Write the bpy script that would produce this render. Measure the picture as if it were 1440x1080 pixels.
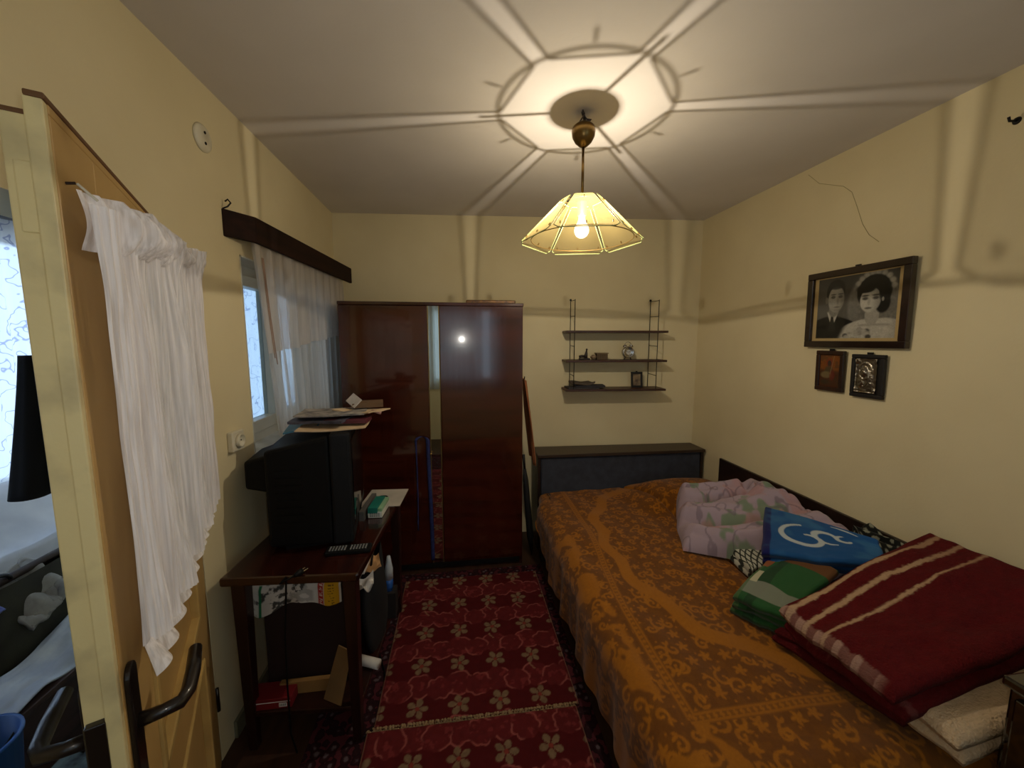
import bpy, math, random
import numpy as np
from mathutils import Vector, Matrix
for o in list(bpy.data.objects): bpy.data.objects.remove(o, do_unlink=True)
scene = bpy.context.scene
COL = scene.collection
R = math.radians
# ---------------------------------------------------------------- camera
FPX = 541.0; CAMH = 1.55; YAW, PITCH = 7.8, 6.5
cam = bpy.data.cameras.new('camera'); cam.sensor_width = 36.0; cam.lens = FPX/1440*36.0
cam.clip_start = 0.02
camo = bpy.data.objects.new('camera', cam); COL.objects.link(camo)
camo.location = (0, 0, CAMH); camo.rotation_euler = (R(90-PITCH), 0, R(-YAW))
scene.camera = camo
# ---------------------------------------------------------------- world, exposure, bulb power
W = bpy.data.worlds.new('overcast_sky'); scene.world = W; W.use_nodes = True
bg = W.node_tree.nodes['Background']
bg.inputs[0].default_value = (0.72, 0.86, 1.0, 1); bg.inputs[1].default_value = 1.9
vs = scene.view_settings
vs.view_transform = 'Standard'; vs.look = 'None'; vs.gamma = 1.0; vs.exposure = 0.5; vs.use_curve_mapping = False
BULB_W = 16.0; BULB_COL = (1.0, 0.89, 0.71)
tl0 = bpy.data.lights.new('phone_torch', 'POINT'); tl0.energy = 4.0; tl0.color = (1.0, 0.95, 0.86); tl0.shadow_soft_size = .006
tlo = bpy.data.objects.new('phone_torch', tl0); COL.objects.link(tlo); tlo.location = (0.035, -0.02, CAMH+.012)   # the phone's own lamp: its glint shows in the wardrobe door
LAMP = (0.51, 1.60)
CEIL = 2.46; XL = -0.893; XR = 1.87; YF = -1.05
YBL, YBR = 3.035, 2.84                       # the back wall runs slightly skew
def yback(x): return YBL+(YBR-YBL)*(x-XL)/(XR-XL)
# ---------------------------------------------------------------- pixel rays (1440x1080 frame) to points on real planes
_y, _p = R(YAW), R(PITCH)
_f = np.array([math.sin(_y)*math.cos(_p), math.cos(_y)*math.cos(_p), -math.sin(_p)])
_r = np.array([math.cos(_y), -math.sin(_y), 0.0]); _u = np.cross(_r, _f)
_C = np.array([0, 0, CAMH])
def ray(px, py): return _f+_r*(px-720)/FPX-_u*(py-540)/FPX
def onz(px, py, z): d = ray(px, py); return _C+d*(z-CAMH)/d[2]
def onx(px, py, x): d = ray(px, py); return _C+d*x/d[0]
def ony(px, py, y): d = ray(px, py); return _C+d*y/d[1]
# ---------------------------------------------------------------- colour and noise helpers
def lin(c):
    c = np.asarray(c, float)/255.0
    return np.where(c <= .04045, c/12.92, ((c+.055)/1.055)**2.4)
def L4(c): v = lin(c); return (float(v[0]), float(v[1]), float(v[2]), 1.0)
_tab = np.random.RandomState(7).rand(256, 256)
def vn(x, y, s=0):
    x = np.asarray(x, float)+s*17.3; y = np.asarray(y, float)+s*9.1
    xi = np.floor(x).astype(int); yi = np.floor(y).astype(int); fx = x-xi; fy = y-yi
    fx = fx*fx*(3-2*fx); fy = fy*fy*(3-2*fy)
    t = lambda a, b: _tab[a % 256, b % 256]
    return (t(xi, yi)*(1-fx)+t(xi+1, yi)*fx)*(1-fy)+(t(xi, yi+1)*(1-fx)+t(xi+1, yi+1)*fx)*fy
def fbm(x, y, s=0, o=3):
    v = 0; a = .5; k = 1
    for i in range(o): v = v+a*vn(x*k, y*k, s+i); a *= .5; k *= 2
    return v/(1-.5**o)
def ss(a, b, x): t = np.clip((np.asarray(x, float)-a)/(b-a), 0, 1); return t*t*(3-2*t)
# ---------------------------------------------------------------- materials
MATS = {}
def newmat(n):
    m = bpy.data.materials.new(n); m.use_nodes = True; MATS[n] = m
    nt = m.node_tree; return m, nt, nt.nodes['Principled BSDF'], nt.nodes['Material Output']
def node(nt, t, **k):
    n = nt.nodes.new(t)
    for a, v in k.items(): setattr(n, a, v)
    return n
def coords(nt, sc=(1, 1, 1), rot=(0, 0, 0)):
    tc = node(nt, 'ShaderNodeTexCoord'); mp = node(nt, 'ShaderNodeMapping')
    mp.inputs['Scale'].default_value = sc; mp.inputs['Rotation'].default_value = rot
    nt.links.new(tc.outputs['Object'], mp.inputs[0]); return mp.outputs[0]
def addbump(nt, b, vec, scale, strength, dist=.002, detail=3):
    n = node(nt, 'ShaderNodeTexNoise'); n.inputs['Scale'].default_value = scale; n.inputs['Detail'].default_value = detail
    bp = node(nt, 'ShaderNodeBump'); bp.inputs['Strength'].default_value = strength; bp.inputs['Distance'].default_value = dist
    nt.links.new(vec, n.inputs['Vector']); nt.links.new(n.outputs[0], bp.inputs['Height']); nt.links.new(bp.outputs[0], b.inputs['Normal'])
def M(n, c, rough=.6, c2=None, scale=6, bump=0, bscale=80, metal=0, coat=0, spec=.5, sc=(1, 1, 1), detail=4, lo=.35, hi=.65):
    if n in MATS: return MATS[n]
    m, nt, b, out = newmat(n)
    b.inputs['Roughness'].default_value = rough; b.inputs['Metallic'].default_value = metal
    b.inputs['Coat Weight'].default_value = coat; b.inputs['Coat Roughness'].default_value = .06
    b.inputs['Specular IOR Level'].default_value = spec
    v = coords(nt, sc)
    if c2 is None: c2 = tuple(int(x*.86) for x in c)
    tn = node(nt, 'ShaderNodeTexNoise'); tn.inputs['Scale'].default_value = scale; tn.inputs['Detail'].default_value = detail
    rp = node(nt, 'ShaderNodeValToRGB'); e = rp.color_ramp.elements
    e[0].color = L4(c2); e[1].color = L4(c); e[0].position = lo; e[1].position = hi
    nt.links.new(v, tn.inputs['Vector']); nt.links.new(tn.outputs[0], rp.inputs[0]); nt.links.new(rp.outputs[0], b.inputs['Base Color'])
    if bump: addbump(nt, b, v, bscale, bump)
    return m
def wood(n, c, c2, axis='z', rough=.25, coat=.0, k=14):
    sc = {'x': (1, k, k), 'y': (k, 1, k), 'z': (k, k, 1)}[axis]
    return M(n, c, rough, c2, scale=2.2, sc=sc, coat=coat, detail=6, bump=.04, bscale=9, lo=.3, hi=.7)
def VC(n, rough=.85, bump=0, bscale=200, sheen=0, dist=.002):
    if n in MATS: return MATS[n]
    m, nt, b, out = newmat(n); b.inputs['Roughness'].default_value = rough
    b.inputs['Specular IOR Level'].default_value = .25
    a = node(nt, 'ShaderNodeAttribute', attribute_name='col'); nt.links.new(a.outputs['Color'], b.inputs['Base Color'])
    b.inputs['Sheen Weight'].default_value = sheen
    if bump: addbump(nt, b, coords(nt), bscale, bump, dist)
    return m
def sheer(n, c, opac, stripes=None, transl=.5):
    m, nt, b, out = newmat(n); nt.nodes.remove(b)
    d = node(nt, 'ShaderNodeBsdfDiffuse'); t = node(nt, 'ShaderNodeBsdfTranslucent'); tr = node(nt, 'ShaderNodeBsdfTransparent')
    for q in (d, t): q.inputs['Color'].default_value = L4(c)
    m1 = node(nt, 'ShaderNodeMixShader'); m1.inputs[0].default_value = transl
    nt.links.new(d.outputs[0], m1.inputs[1]); nt.links.new(t.outputs[0], m1.inputs[2])
    m2 = node(nt, 'ShaderNodeMixShader'); m2.inputs[0].default_value = opac
    nt.links.new(tr.outputs[0], m2.inputs[1]); nt.links.new(m1.outputs[0], m2.inputs[2]); nt.links.new(m2.outputs[0], out.inputs[0])
    if stripes:
        sc, lo, hi = stripes
        tn = node(nt, 'ShaderNodeTexNoise'); tn.inputs['Scale'].default_value = 1; tn.inputs['Detail'].default_value = 2
        mr = node(nt, 'ShaderNodeMapRange'); mr.inputs[1].default_value = .35; mr.inputs[2].default_value = .65
        mr.inputs[3].default_value = lo; mr.inputs[4].default_value = hi
        nt.links.new(coords(nt, sc), tn.inputs['Vector']); nt.links.new(tn.outputs[0], mr.inputs[0]); nt.links.new(mr.outputs[0], m2.inputs[0])
    return m
def glassmat(n, tint=(235, 242, 245), gloss=.08, rough=.02):
    m, nt, b, out = newmat(n); nt.nodes.remove(b)
    tr = node(nt, 'ShaderNodeBsdfTransparent'); tr.inputs[0].default_value = L4(tint)
    g = node(nt, 'ShaderNodeBsdfGlossy'); g.inputs['Roughness'].default_value = rough
    mx = node(nt, 'ShaderNodeMixShader'); mx.inputs[0].default_value = gloss
    nt.links.new(tr.outputs[0], mx.inputs[1]); nt.links.new(g.outputs[0], mx.inputs[2]); nt.links.new(mx.outputs[0], out.inputs[0]); return m
# ---------------------------------------------------------------- mesh helpers
class MB:
    def __init__(s): s.v = []; s.f = []
    def add(s, vs_, fs_):
        k = len(s.v); s.v += [tuple(map(float, p)) for p in vs_]; s.f += [tuple(i+k for i in f) for f in fs_]; return s
    def box(s, x0, x1, y0, y1, z0, z1):
        return s.obox((0, 0, 0), (1, 0, 0), (0, 1, 0), (0, 0, 1), x0, x1, y0, y1, z0, z1)
    def obox(s, o, a, b, c, a0, a1, b0, b1, c0, c1):
        o, a, b, c = map(np.array, (o, a, b, c)); o = o.astype(float)
        P = [o+a*i+b*j+c*k for k in (c0, c1) for j in (b0, b1) for i in (a0, a1)]
        return s.add(P, [(0, 2, 3, 1), (4, 5, 7, 6), (0, 1, 5, 4), (2, 6, 7, 3), (0, 4, 6, 2), (1, 3, 7, 5)])
    def hexa(s, P): return s.add(P, [(0, 3, 2, 1), (4, 5, 6, 7), (0, 1, 5, 4), (1, 2, 6, 5), (2, 3, 7, 6), (3, 0, 4, 7)])
    def prism(s, poly, o, a, b, c, t0, t1):
        o, a, b, c = [np.array(q, float) for q in (o, a, b, c)]; n = len(poly)
        P = [o+a*p+b*q+c*t for t in (t0, t1) for p, q in poly]
        return s.add(P, [tuple(range(n))[::-1], tuple(range(n, 2*n))]+[(i, (i+1) % n, n+(i+1) % n, n+i) for i in range(n)])
    def tube(s, pts, r, n=8, cap=True):
        pts = [np.array(p, float) for p in pts]; m = len(pts); rr = r if hasattr(r, '__len__') else [r]*m
        P = []; prev = None
        for i, p in enumerate(pts):
            t = pts[min(i+1, m-1)]-pts[max(i-1, 0)]; t = t/(np.linalg.norm(t)+1e-9)
            if prev is None:
                a = np.cross(t, (0, 0, 1) if abs(t[2]) < .9 else (1, 0, 0))
            else: a = prev-t*(prev@t)
            a = a/(np.linalg.norm(a)+1e-9); prev = a; b = np.cross(t, a)
            P += [p+(a*math.cos(2*math.pi*k/n)+b*math.sin(2*math.pi*k/n))*rr[i] for k in range(n)]
        F = [(i*n+k, i*n+(k+1) % n, (i+1)*n+(k+1) % n, (i+1)*n+k) for i in range(m-1) for k in range(n)]
        if cap: F += [tuple(range(n))[::-1], tuple(range((m-1)*n, m*n))]
        return s.add(P, F)
    def lathe(s, prof, o=(0, 0, 0), ax=(0, 0, 1), n=24, cap=True):
        o = np.array(o, float); t = np.array(ax, float); t /= np.linalg.norm(t)
        a = np.cross(t, (0, 0, 1) if abs(t[2]) < .9 else (1, 0, 0)); a /= np.linalg.norm(a); b = np.cross(t, a); m = len(prof)
        P = [o+t*h+(a*math.cos(2*math.pi*k/n)+b*math.sin(2*math.pi*k/n))*r for r, h in prof for k in range(n)]
        F = [(i*n+k, i*n+(k+1) % n, (i+1)*n+(k+1) % n, (i+1)*n+k) for i in range(m-1) for k in range(n)]
        if cap: F += [tuple(range(n))[::-1], tuple(range((m-1)*n, m*n))]
        return s.add(P, F)
    def build(s, name, mat, parent=None, smooth=False, bevel=0, label=None):
        loc = np.array(ROOTLOC.get(parent.name, (0, 0, 0))) if parent else np.zeros(3)
        me = bpy.data.meshes.new(name); me.from_pydata([tuple(np.array(p)-loc) for p in s.v], [], s.f); me.update()
        return finish(me, name, mat, parent, smooth, bevel, label)
ROOTLOC = {}
def finish(me, name, mat, parent, smooth, bevel, label):
    if mat: me.materials.append(mat)
    if smooth: me.polygons.foreach_set('use_smooth', [True]*len(me.polygons))
    o = bpy.data.objects.new(name, me); COL.objects.link(o)
    if parent: o.parent = parent; ROOTLOC[o.name] = ROOTLOC.get(parent.name, (0, 0, 0))
    if bevel:
        b = o.modifiers.new('bevel', 'BEVEL'); b.width = bevel; b.segments = 2; b.limit_method = 'ANGLE'; b.angle_limit = R(40)
    if label: o['label'] = label
    return o
def gridmesh(name, P, mat, parent=None, col=None, smooth=True, closed=False, solid=0, label=None):
    """P: (m,n,3) array of world points; col: (m,n,3) linear colours"""
    m, n, _ = P.shape; loc = np.array(ROOTLOC.get(parent.name, (0, 0, 0))) if parent else np.zeros(3)
    i = np.arange(m*n).reshape(m, n)
    q = np.stack([i[:-1, :-1], i[1:, :-1], i[1:, 1:], i[:-1, 1:]], -1).reshape(-1, 4)
    me = bpy.data.meshes.new(name); me.vertices.add(m*n); me.vertices.foreach_set('co', (P-loc).reshape(-1).astype(np.float32))
    me.loops.add(q.size); me.loops.foreach_set('vertex_index', q.reshape(-1).astype(np.int32))
    me.polygons.add(len(q)); me.polygons.foreach_set('loop_start', np.arange(0, q.size, 4, dtype=np.int32))
    me.update(calc_edges=True); me.validate()
    if col is not None:
        a = me.color_attributes.new('col', 'FLOAT_COLOR', 'POINT')
        c = np.ones((m*n, 4), np.float32); c[:, :3] = np.clip(col, 0, 1).reshape(-1, 3); a.data.foreach_set('color', c.reshape(-1))
    o = finish(me, name, mat, parent, smooth, 0, label)
    if solid:
        s = o.modifiers.new('thickness', 'SOLIDIFY'); s.thickness = solid; s.offset = -1
    return o
def thing(name, label, cat, loc, group=None):
    o = bpy.data.objects.new(name, None); COL.objects.link(o); o.location = loc; o.empty_display_size = .05
    ROOTLOC[o.name] = tuple(loc); return tag(o, label, cat, group)
def tag(o, label, cat, group=None):
    o['label'] = label; o['category'] = cat
    if group: o['group'] = group
    return o
def struct(o, label=None):
    o['kind'] = 'structure'
    if label: o['label'] = label
    return o
def sroot(name, loc=(0, 0, 0)):
    o = bpy.data.objects.new(name, None); COL.objects.link(o); o.location = loc; ROOTLOC[o.name] = tuple(loc); o['kind'] = 'structure'; return o
Z = (0, 0, 1)
E3_ = np.array([0, 0, 1.0])
# ================================================================ the room
m_wall = M('plaster_yellow', (226, 211, 170), .85, (218, 202, 160), scale=2.0, bump=.25, bscale=90)
m_ceil = M('plaster_ceiling', (218, 210, 202), .9, (208, 200, 191), scale=1.6, bump=.2, bscale=60)
m_floor = wood('floor_boards', (70, 42, 26), (44, 26, 16), 'y', .5)
m_cream = M('cream_paint', (206, 198, 150), .42, (190, 180, 130), scale=5, bump=.12, bscale=40)
m_white = M('white_paint', (214, 214, 204), .35, (200, 200, 186), scale=5)
struct(MB().box(XL-.2, XR+.2, YF-.2, 3.3, -.12, 0).build('floor', m_floor), 'dark brown boarded floor')
struct(MB().box(XL-.2, XR+.2, YF-.2, 3.3, CEIL, CEIL+.12).build('ceiling', m_ceil), 'greyish plaster ceiling')
DY0, DY1, DZ = .50, 1.395, 1.85               # doorway in the left wall
WY0, WY1, WZ0, WZ1 = 1.775, 2.72, 1.05, 1.90   # window in the left wall
wl = MB(); T = .2
for y0, y1, z0, z1 in ((YF-.2, DY0, 0, CEIL), (DY0, DY1, DZ, CEIL), (DY1, WY0, 0, CEIL), (WY0, WY1, 0, WZ0), (WY0, WY1, WZ1, CEIL), (WY1, YBL+.2, 0, CEIL)):
    wl.box(XL-T, XL, y0, y1, z0, z1)
struct(wl.build('wall_left', m_wall), 'yellow painted wall with doorway and window')
wb = MB().hexa([(XL-.2, YBL+.014, 0), (XR+.2, YBR-.014, 0), (XR+.2, YBR+.2, 0), (XL-.2, YBL+.2, 0), (XL-.2, YBL+.014, CEIL), (XR+.2, YBR-.014, CEIL), (XR+.2, YBR+.2, CEIL), (XL-.2, YBL+.2, CEIL)])
struct(wb.build('wall_back', m_wall), 'yellow painted end wall')
wr = struct(MB().box(XR, XR+.2, YF-.2, YBL+.2, 0, CEIL).build('wall_right', m_wall), 'yellow painted wall beside the bed')
FX0, FX1, FZ0, FZ1 = -.42, .62, .90, 2.05
wf = MB()
GX0, GX1 = 1.08, 1.72  # opening for the added daylight window
for x0, x1, z0, z1 in ((XL, FX0, 0, CEIL), (FX1, GX0, 0, CEIL), (GX1, XR, 0, CEIL), (FX0, FX1, 0, FZ0), (FX0, FX1, FZ1, CEIL), (GX0, GX1, 0, FZ0), (GX0, GX1, FZ1, CEIL)): wf.box(x0, x1, YF-.2, YF, z0, z1)
struct(wf.build('wall_front', m_wall), 'yellow painted wall with a window')
# hairline crack in the right wall
m_crack = M('crack', (182, 166, 122), .9)
cp = [onx(x, y, XR-.0012) for x, y in ((1137, 246), (1152, 258), (1186, 262), (1198, 270), (1205, 290), (1213, 315), (1222, 330), (1236, 340))]
MB().tube(cp, .0011, 4).build('crack', m_crack, wr)
# low skirting strip along the left wall
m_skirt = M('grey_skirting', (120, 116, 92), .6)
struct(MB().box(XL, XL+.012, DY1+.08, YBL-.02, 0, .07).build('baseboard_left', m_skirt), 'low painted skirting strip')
# ---------------------------------------------------------------- window in the left wall
w1 = sroot('window_1', (XL-.12, (WY0+WY1)/2, WZ0)); w1['label'] = 'cream framed casement window behind the sheer curtain'
m_pane = glassmat('window_glass')
fx0, fx1 = XL-.16, XL-.10
fr = MB()
for y0, y1, z0, z1 in ((WY0, WY0+.05, WZ0, WZ1), (WY1-.05, WY1, WZ0, WZ1), (WY0+.05, WY1-.05, WZ0, WZ0+.05), (WY0+.05, WY1-.05, WZ1-.05, WZ1)): fr.box(fx0, fx1, y0, y1, z0, z1)
fr.build('window_frame', m_white, w1, bevel=.004)
ym = (WY0+WY1)/2
for a, b in ((WY0+.05, ym-.005), (ym+.005, WY1-.05)):
    s_ = MB(); t = .05
    for y0, y1, z0, z1 in ((a, a+t, WZ0+.05, WZ1-.05), (b-t, b, WZ0+.05, WZ1-.05), (a+t, b-t, WZ0+.05, WZ0+.11), (a+t, b-t, WZ1-.10, WZ1-.05)): s_.box(fx0+.012, fx1+.012, y0, y1, z0, z1)
    so = s_.build('casement', m_white, w1, bevel=.004)
    MB().box(fx0+.03, fx0+.034, a+t, b-t, WZ0+.11, WZ1-.10).build('pane', m_pane, so)
rv = MB()                                    # painted lining of the reveal
rv.box(fx1, XL+.002, WY0-.0, WY0+.006, WZ0, WZ1).box(fx1, XL+.002, WY1-.006, WY1, WZ0, WZ1).box(fx1, XL+.002, WY0, WY1, WZ1-.006, WZ1)
rv.build('reveal_lining', m_white, w1)
MB().box(fx1, XL+.045, WY0-.02, WY1+.02, WZ0-.03, WZ0+.006).build('window_sill', M('gloss_white_sill', (214, 220, 222), .2), w1, bevel=.004)
# window behind the camera, seen only as a reflection in the wardrobe
w2 = sroot('window_2', ((FX0+FX1)/2, YF-.1, FZ0)); w2['label'] = 'narrow window in the wall facing the wardrobe'
f2 = MB()
for x0, x1, z0, z1 in ((FX0, FX0+.05, FZ0, FZ1), (FX1-.05, FX1, FZ0, FZ1), (FX0, FX1, FZ0, FZ0+.05), (FX0, FX1, FZ1-.05, FZ1), (.16, .21, FZ0, FZ1)): f2.box(x0, x1, YF-.14, YF-.08, z0, z1)
f2.build('window_frame', m_white, w2)
MB().box(FX0+.05, .16, YF-.112, YF-.108, FZ0+.05, FZ1-.05).build('pane', m_pane, w2); MB().box(.21, FX1-.05, YF-.112, YF-.108, FZ0+.05, FZ1-.05).build('pane', m_pane, w2)
w5 = sroot('fill_window', ((GX0+GX1)/2, YF-.1, FZ0)); w5['label'] = 'unseen window added for fill daylight at the far end of the wall facing the wardrobe'  # unseen window, added so daylight brightens the door edge
f5 = MB()
for x0, x1, z0, z1 in ((GX0, GX0+.05, FZ0, FZ1), (GX1-.05, GX1, FZ0, FZ1), (GX0+.05, GX1-.05, FZ0, FZ0+.05), (GX0+.05, GX1-.05, FZ1-.05, FZ1)): f5.box(x0, x1, YF-.14, YF-.08, z0, z1)
f5.build('window_frame', m_white, w5); MB().box(GX0+.05, GX1-.05, YF-.112, YF-.108, FZ0+.05, FZ1-.05).build('pane', m_pane, w5)
m_heavy = sheer('heavy_curtain', (206, 206, 204), .86, transl=.6)
def pleats(x0, x1, z0, z1, y, amp, k, n=90, m=12, sd=0):
    s = np.linspace(0, 1, n)[:, None]; t = np.linspace(0, 1, m)[None, :]
    X = x0+(x1-x0)*s+0*t; Y = y+amp*np.sin(s*k*6.283+1.2*np.sin(s*9+sd))+0*t; Zz = z0+(z1-z0)*t+0*s
    return np.stack([X, Y, Zz], -1)
for a, b, lb in ((FX0-.1, .36, 'white pleated curtain covering the wider part of the window'), (.47, FX1+.1, 'white pleated curtain drawn back at the window edge')):
    c_ = gridmesh('window_curtain', pleats(a, b, FZ0-.1, FZ1+.12, YF+.04, .015, (b-a)*12), m_heavy); tag(c_, lb, 'curtain')
# ================================================================ veranda beyond the left wall
VX = -2.35; VY0, VY1 = -.3, 3.6
vm = M('veranda_plaster', (176, 166, 140), .9, (160, 150, 124), scale=3)
struct(MB().box(VX-.2, XL-T, VY0-.2, VY1+.2, -.12, 0).build('floor_veranda', m_floor), 'dark floor of the veranda')
struct(MB().box(VX-.2, XL-T, VY0-.2, VY1+.2, CEIL, CEIL+.12).build('ceiling_veranda', m_ceil), 'veranda ceiling')
struct(MB().box(VX-.2, XL-T, VY0-.2, VY0, 0, CEIL).build('wall_veranda_front', vm)); vb = MB()
EX0, EX1 = -2.2, -1.2
for x0, x1, z0, z1 in ((VX-.2, EX0, 0, CEIL), (EX1, XL-T, 0, CEIL), (EX0, EX1, 0, .75), (EX0, EX1, 2.12, CEIL)): vb.box(x0, x1, VY1, VY1+.2, z0, z1)
struct(vb.build('wall_veranda_back', vm))
w4 = sroot('window_4', ((EX0+EX1)/2, VY1+.1, .75)); w4['label'] = 'veranda end window behind scrolled lace'
f4 = MB()
for x0, x1, z0, z1 in ((EX0, EX0+.04, .75, 2.12), (EX1-.04, EX1, .75, 2.12), (EX0+.04, EX1-.04, .75, .79), (EX0+.04, EX1-.04, 2.08, 2.12), (-1.72, -1.68, .79, 2.08)): f4.box(x0, x1, VY1+.06, VY1+.12, z0, z1)
f4.build('window_frame', m_white, w4)
for x0, x1 in ((EX0+.04, -1.72), (-1.68, EX1-.04)): MB().box(x0, x1, VY1+.088, VY1+.092, .79, 2.08).build('pane', m_pane, w4)
vo = MB(); gz0, gz1, gy0, gy1 = .75, 2.12, .6, 3.4
for y0, y1, z0, z1 in ((VY0-.2, gy0, 0, CEIL), (gy1, VY1+.2, 0, CEIL), (gy0, gy1, 0, gz0), (gy0, gy1, gz1, CEIL)): vo.box(VX-.2, VX, y0, y1, z0, z1)
struct(vo.build('wall_veranda_left', vm), 'outer wall of the veranda')
w3 = sroot('window_3', (VX-.1, 2, gz0)); w3['label'] = 'wide veranda window behind scrolled lace'
f3 = MB(); ys = [gy0, 1.3, 2.0, 2.7, gy1]
for y in ys: f3.box(VX-.12, VX-.06, y-.03, y+.03, gz0, gz1)
f3.box(VX-.12, VX-.06, gy0, gy1, gz0, gz0+.05).box(VX-.12, VX-.06, gy0, gy1, gz1-.05, gz1); f3.build('window_frame', m_white, w3)
for a, b in zip(ys[:-1], ys[1:]): MB().box(VX-.092, VX-.088, a+.03, b-.03, gz0+.05, gz1-.05).build('pane', m_pane, w3)
# scrolled lace on the veranda window
def lace_scroll():
    m, nt, b, out = newmat('scrolled_lace'); nt.nodes.remove(b)
    v = coords(nt); tn = node(nt, 'ShaderNodeTexNoise'); tn.inputs['Scale'].default_value = 9; tn.inputs['Detail'].default_value = 2.0
    wv = node(nt, 'ShaderNodeMath', operation='MULTIPLY'); wv.inputs[1].default_value = 5
    fr_ = node(nt, 'ShaderNodeMath', operation='FRACT'); sb = node(nt, 'ShaderNodeMath', operation='SUBTRACT'); sb.inputs[1].default_value = .5
    ab = node(nt, 'ShaderNodeMath', operation='ABSOLUTE'); mr = node(nt, 'ShaderNodeMapRange'); mr.inputs[1].default_value = .02; mr.inputs[2].default_value = .07
    nt.links.new(v, tn.inputs['Vector']); nt.links.new(tn.outputs[0], wv.inputs[0]); nt.links.new(wv.outputs[0], fr_.inputs[0]); nt.links.new(fr_.outputs[0], sb.inputs[0])
    nt.links.new(sb.outputs[0], ab.inputs[0]); nt.links.new(ab.outputs[0], mr.inputs[0])
    mc = node(nt, 'ShaderNodeMix', data_type='RGBA'); mc.inputs[6].default_value = L4((172, 176, 206)); mc.inputs[7].default_value = L4((236, 236, 246))
    nt.links.new(mr.outputs[0], mc.inputs[0])
    d = node(nt, 'ShaderNodeBsdfDiffuse'); t = node(nt, 'ShaderNodeBsdfTranslucent'); tr = node(nt, 'ShaderNodeBsdfTransparent')
    for q in (d, t, tr): nt.links.new(mc.outputs[2], q.inputs[0])
    m1 = node(nt, 'ShaderNodeMixShader'); m1.inputs[0].default_value = .6; m2 = node(nt, 'ShaderNodeMixShader'); m2.inputs[0].default_value = .45
    nt.links.new(d.outputs[0], m1.inputs[1]); nt.links.new(t.outputs[0], m1.inputs[2]); nt.links.new(tr.outputs[0], m2.inputs[1]); nt.links.new(m1.outputs[0], m2.inputs[2]); nt.links.new(m2.outputs[0], out.inputs[0]); return m
s = np.linspace(0, 1, 220)[:, None]; t = np.linspace(0, 1, 6)[None, :]
P = np.stack([VX+.07+.012*np.sin(s*170+2*np.sin(s*21))+0*t, gy0-.1+(gy1-gy0+.2)*s+0*t, .74+(2.16-.74)*t+0*s], -1)
tag(gridmesh('lace_curtain', P, lace_scroll()), 'pale lace curtain with scrolled lines across the veranda window', 'curtain')
s = np.linspace(0, 1, 120)[:, None]
P = np.stack([EX0-.08+(EX1-EX0+.14)*s+0*t, VY1-.06+.012*np.sin(s*90+2*np.sin(s*17))+0*t, .72+(2.18-.72)*t+0*s], -1)
tag(gridmesh('lace_curtain', P, MATS['scrolled_lace']), 'pale lace curtain with scrolled lines on the narrow end of the veranda', 'curtain')
rd = thing('curtain_rod', 'dark double curtain rod above the veranda lace curtain', 'curtain rod', (VX+.07, 2, 2.2))
m_dk = M('dark_wood_rod', (52, 40, 30), .5)
for z_, x_ in ((2.175, VX+.07), (2.245, VX+.10)): MB().tube([(x_, gy0-.2, z_), (x_, gy1+.15, z_)], .016, 10).build('rod', m_dk, rd, smooth=True)
for y_ in (gy0-.1, gy1+.1): MB().box(VX, VX+.12, y_-.012, y_+.012, 2.15, 2.27).build('bracket', m_dk, rd)
# ================================================================ open panelled door
HB = np.array([XL+.002, 1.389, 0.0]); FA = onz(60, 136, 1.86); FA[2] = 0
DW = float(np.linalg.norm(FA-HB)); du = (FA-HB)/DW; dn = np.array([-du[1], du[0], 0.0]); dz = np.array([0, 0, 1.0])
def dp(u, n, z): return HB+du*u+dn*n+dz*z
d1 = sroot('door_1', tuple(HB)); d1['label'] = 'worn cream door standing ajar with lace curtain'
m_dface = M('door_ochre_paint', (196, 160, 100), .5, (178, 142, 84), scale=3, bump=.08, bscale=60)
m_dedge = M('door_edge_chipped', (220, 204, 152), .5, (180, 166, 126), scale=9, bump=.3, bscale=50, lo=.3, hi=.5)
m_bare = M('bare_wood_edge', (110, 74, 40), .7)
m_mould = M('moulding_yellow', (206, 172, 104), .4)
m_hand = M('dark_bronze', (34, 26, 22), .32, metal=.3, coat=.3)
def dbox(name, mat, u0, u1, n0, n1, z0, z1, par=d1, bevel=.002, label=None):
    return MB().obox(HB, du, dn, dz, u0, u1, n0, n1, z0, z1).build(name, mat, par, bevel=bevel, label=label)
dbox('stile', m_dface, .0, .17, -.04, 0, .012, 1.845); dbox('stile', m_dface, DW-.17, DW-.014, -.018, 0, .012, 1.845)
dbox('stile_core', m_dedge, DW-.17, DW-.014, -.042, -.018, .012, 1.835)
for z0, z1 in ((.012, .12), (.55, .68), (.955, .995), (1.70, 1.845)): dbox('rail', m_dface, .17, DW-.17, -.04, 0, z0, z1)
dbox('edge_lip', m_dedge, DW-.014, DW, -.019, -.001, .012, 1.858, label='pale worn lip along the door edge')
dbox('edge_core', m_dedge, DW-.014, DW-.010, -.044, -.019, .012, 1.838)
dbox('edge_patch', m_dedge, DW-.0105, DW-.006, -.036, -.019, 1.69, 1.78)
dbox('top_edge', m_bare, 0, DW, -.018, .001, 1.858, 1.866, label='bare brown top edge'); dbox('top_edge', m_bare, 0, DW-.012, -.044, -.018, 1.838, 1.845)
dbox('top_rail_lip', m_dface, 0, DW-.014, -.018, 0, 1.845, 1.858)
dbox('panel', m_dface, .17, DW-.17, -.028, -.016, .12, .55); dbox('panel', m_dface, .17, DW-.17, -.028, -.016, .68, .955)
dbox('glass_pane', glassmat('door_glass', (200, 205, 190), .06), .17, DW-.17, -.022, -.018, .995, 1.70, bevel=0)
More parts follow.
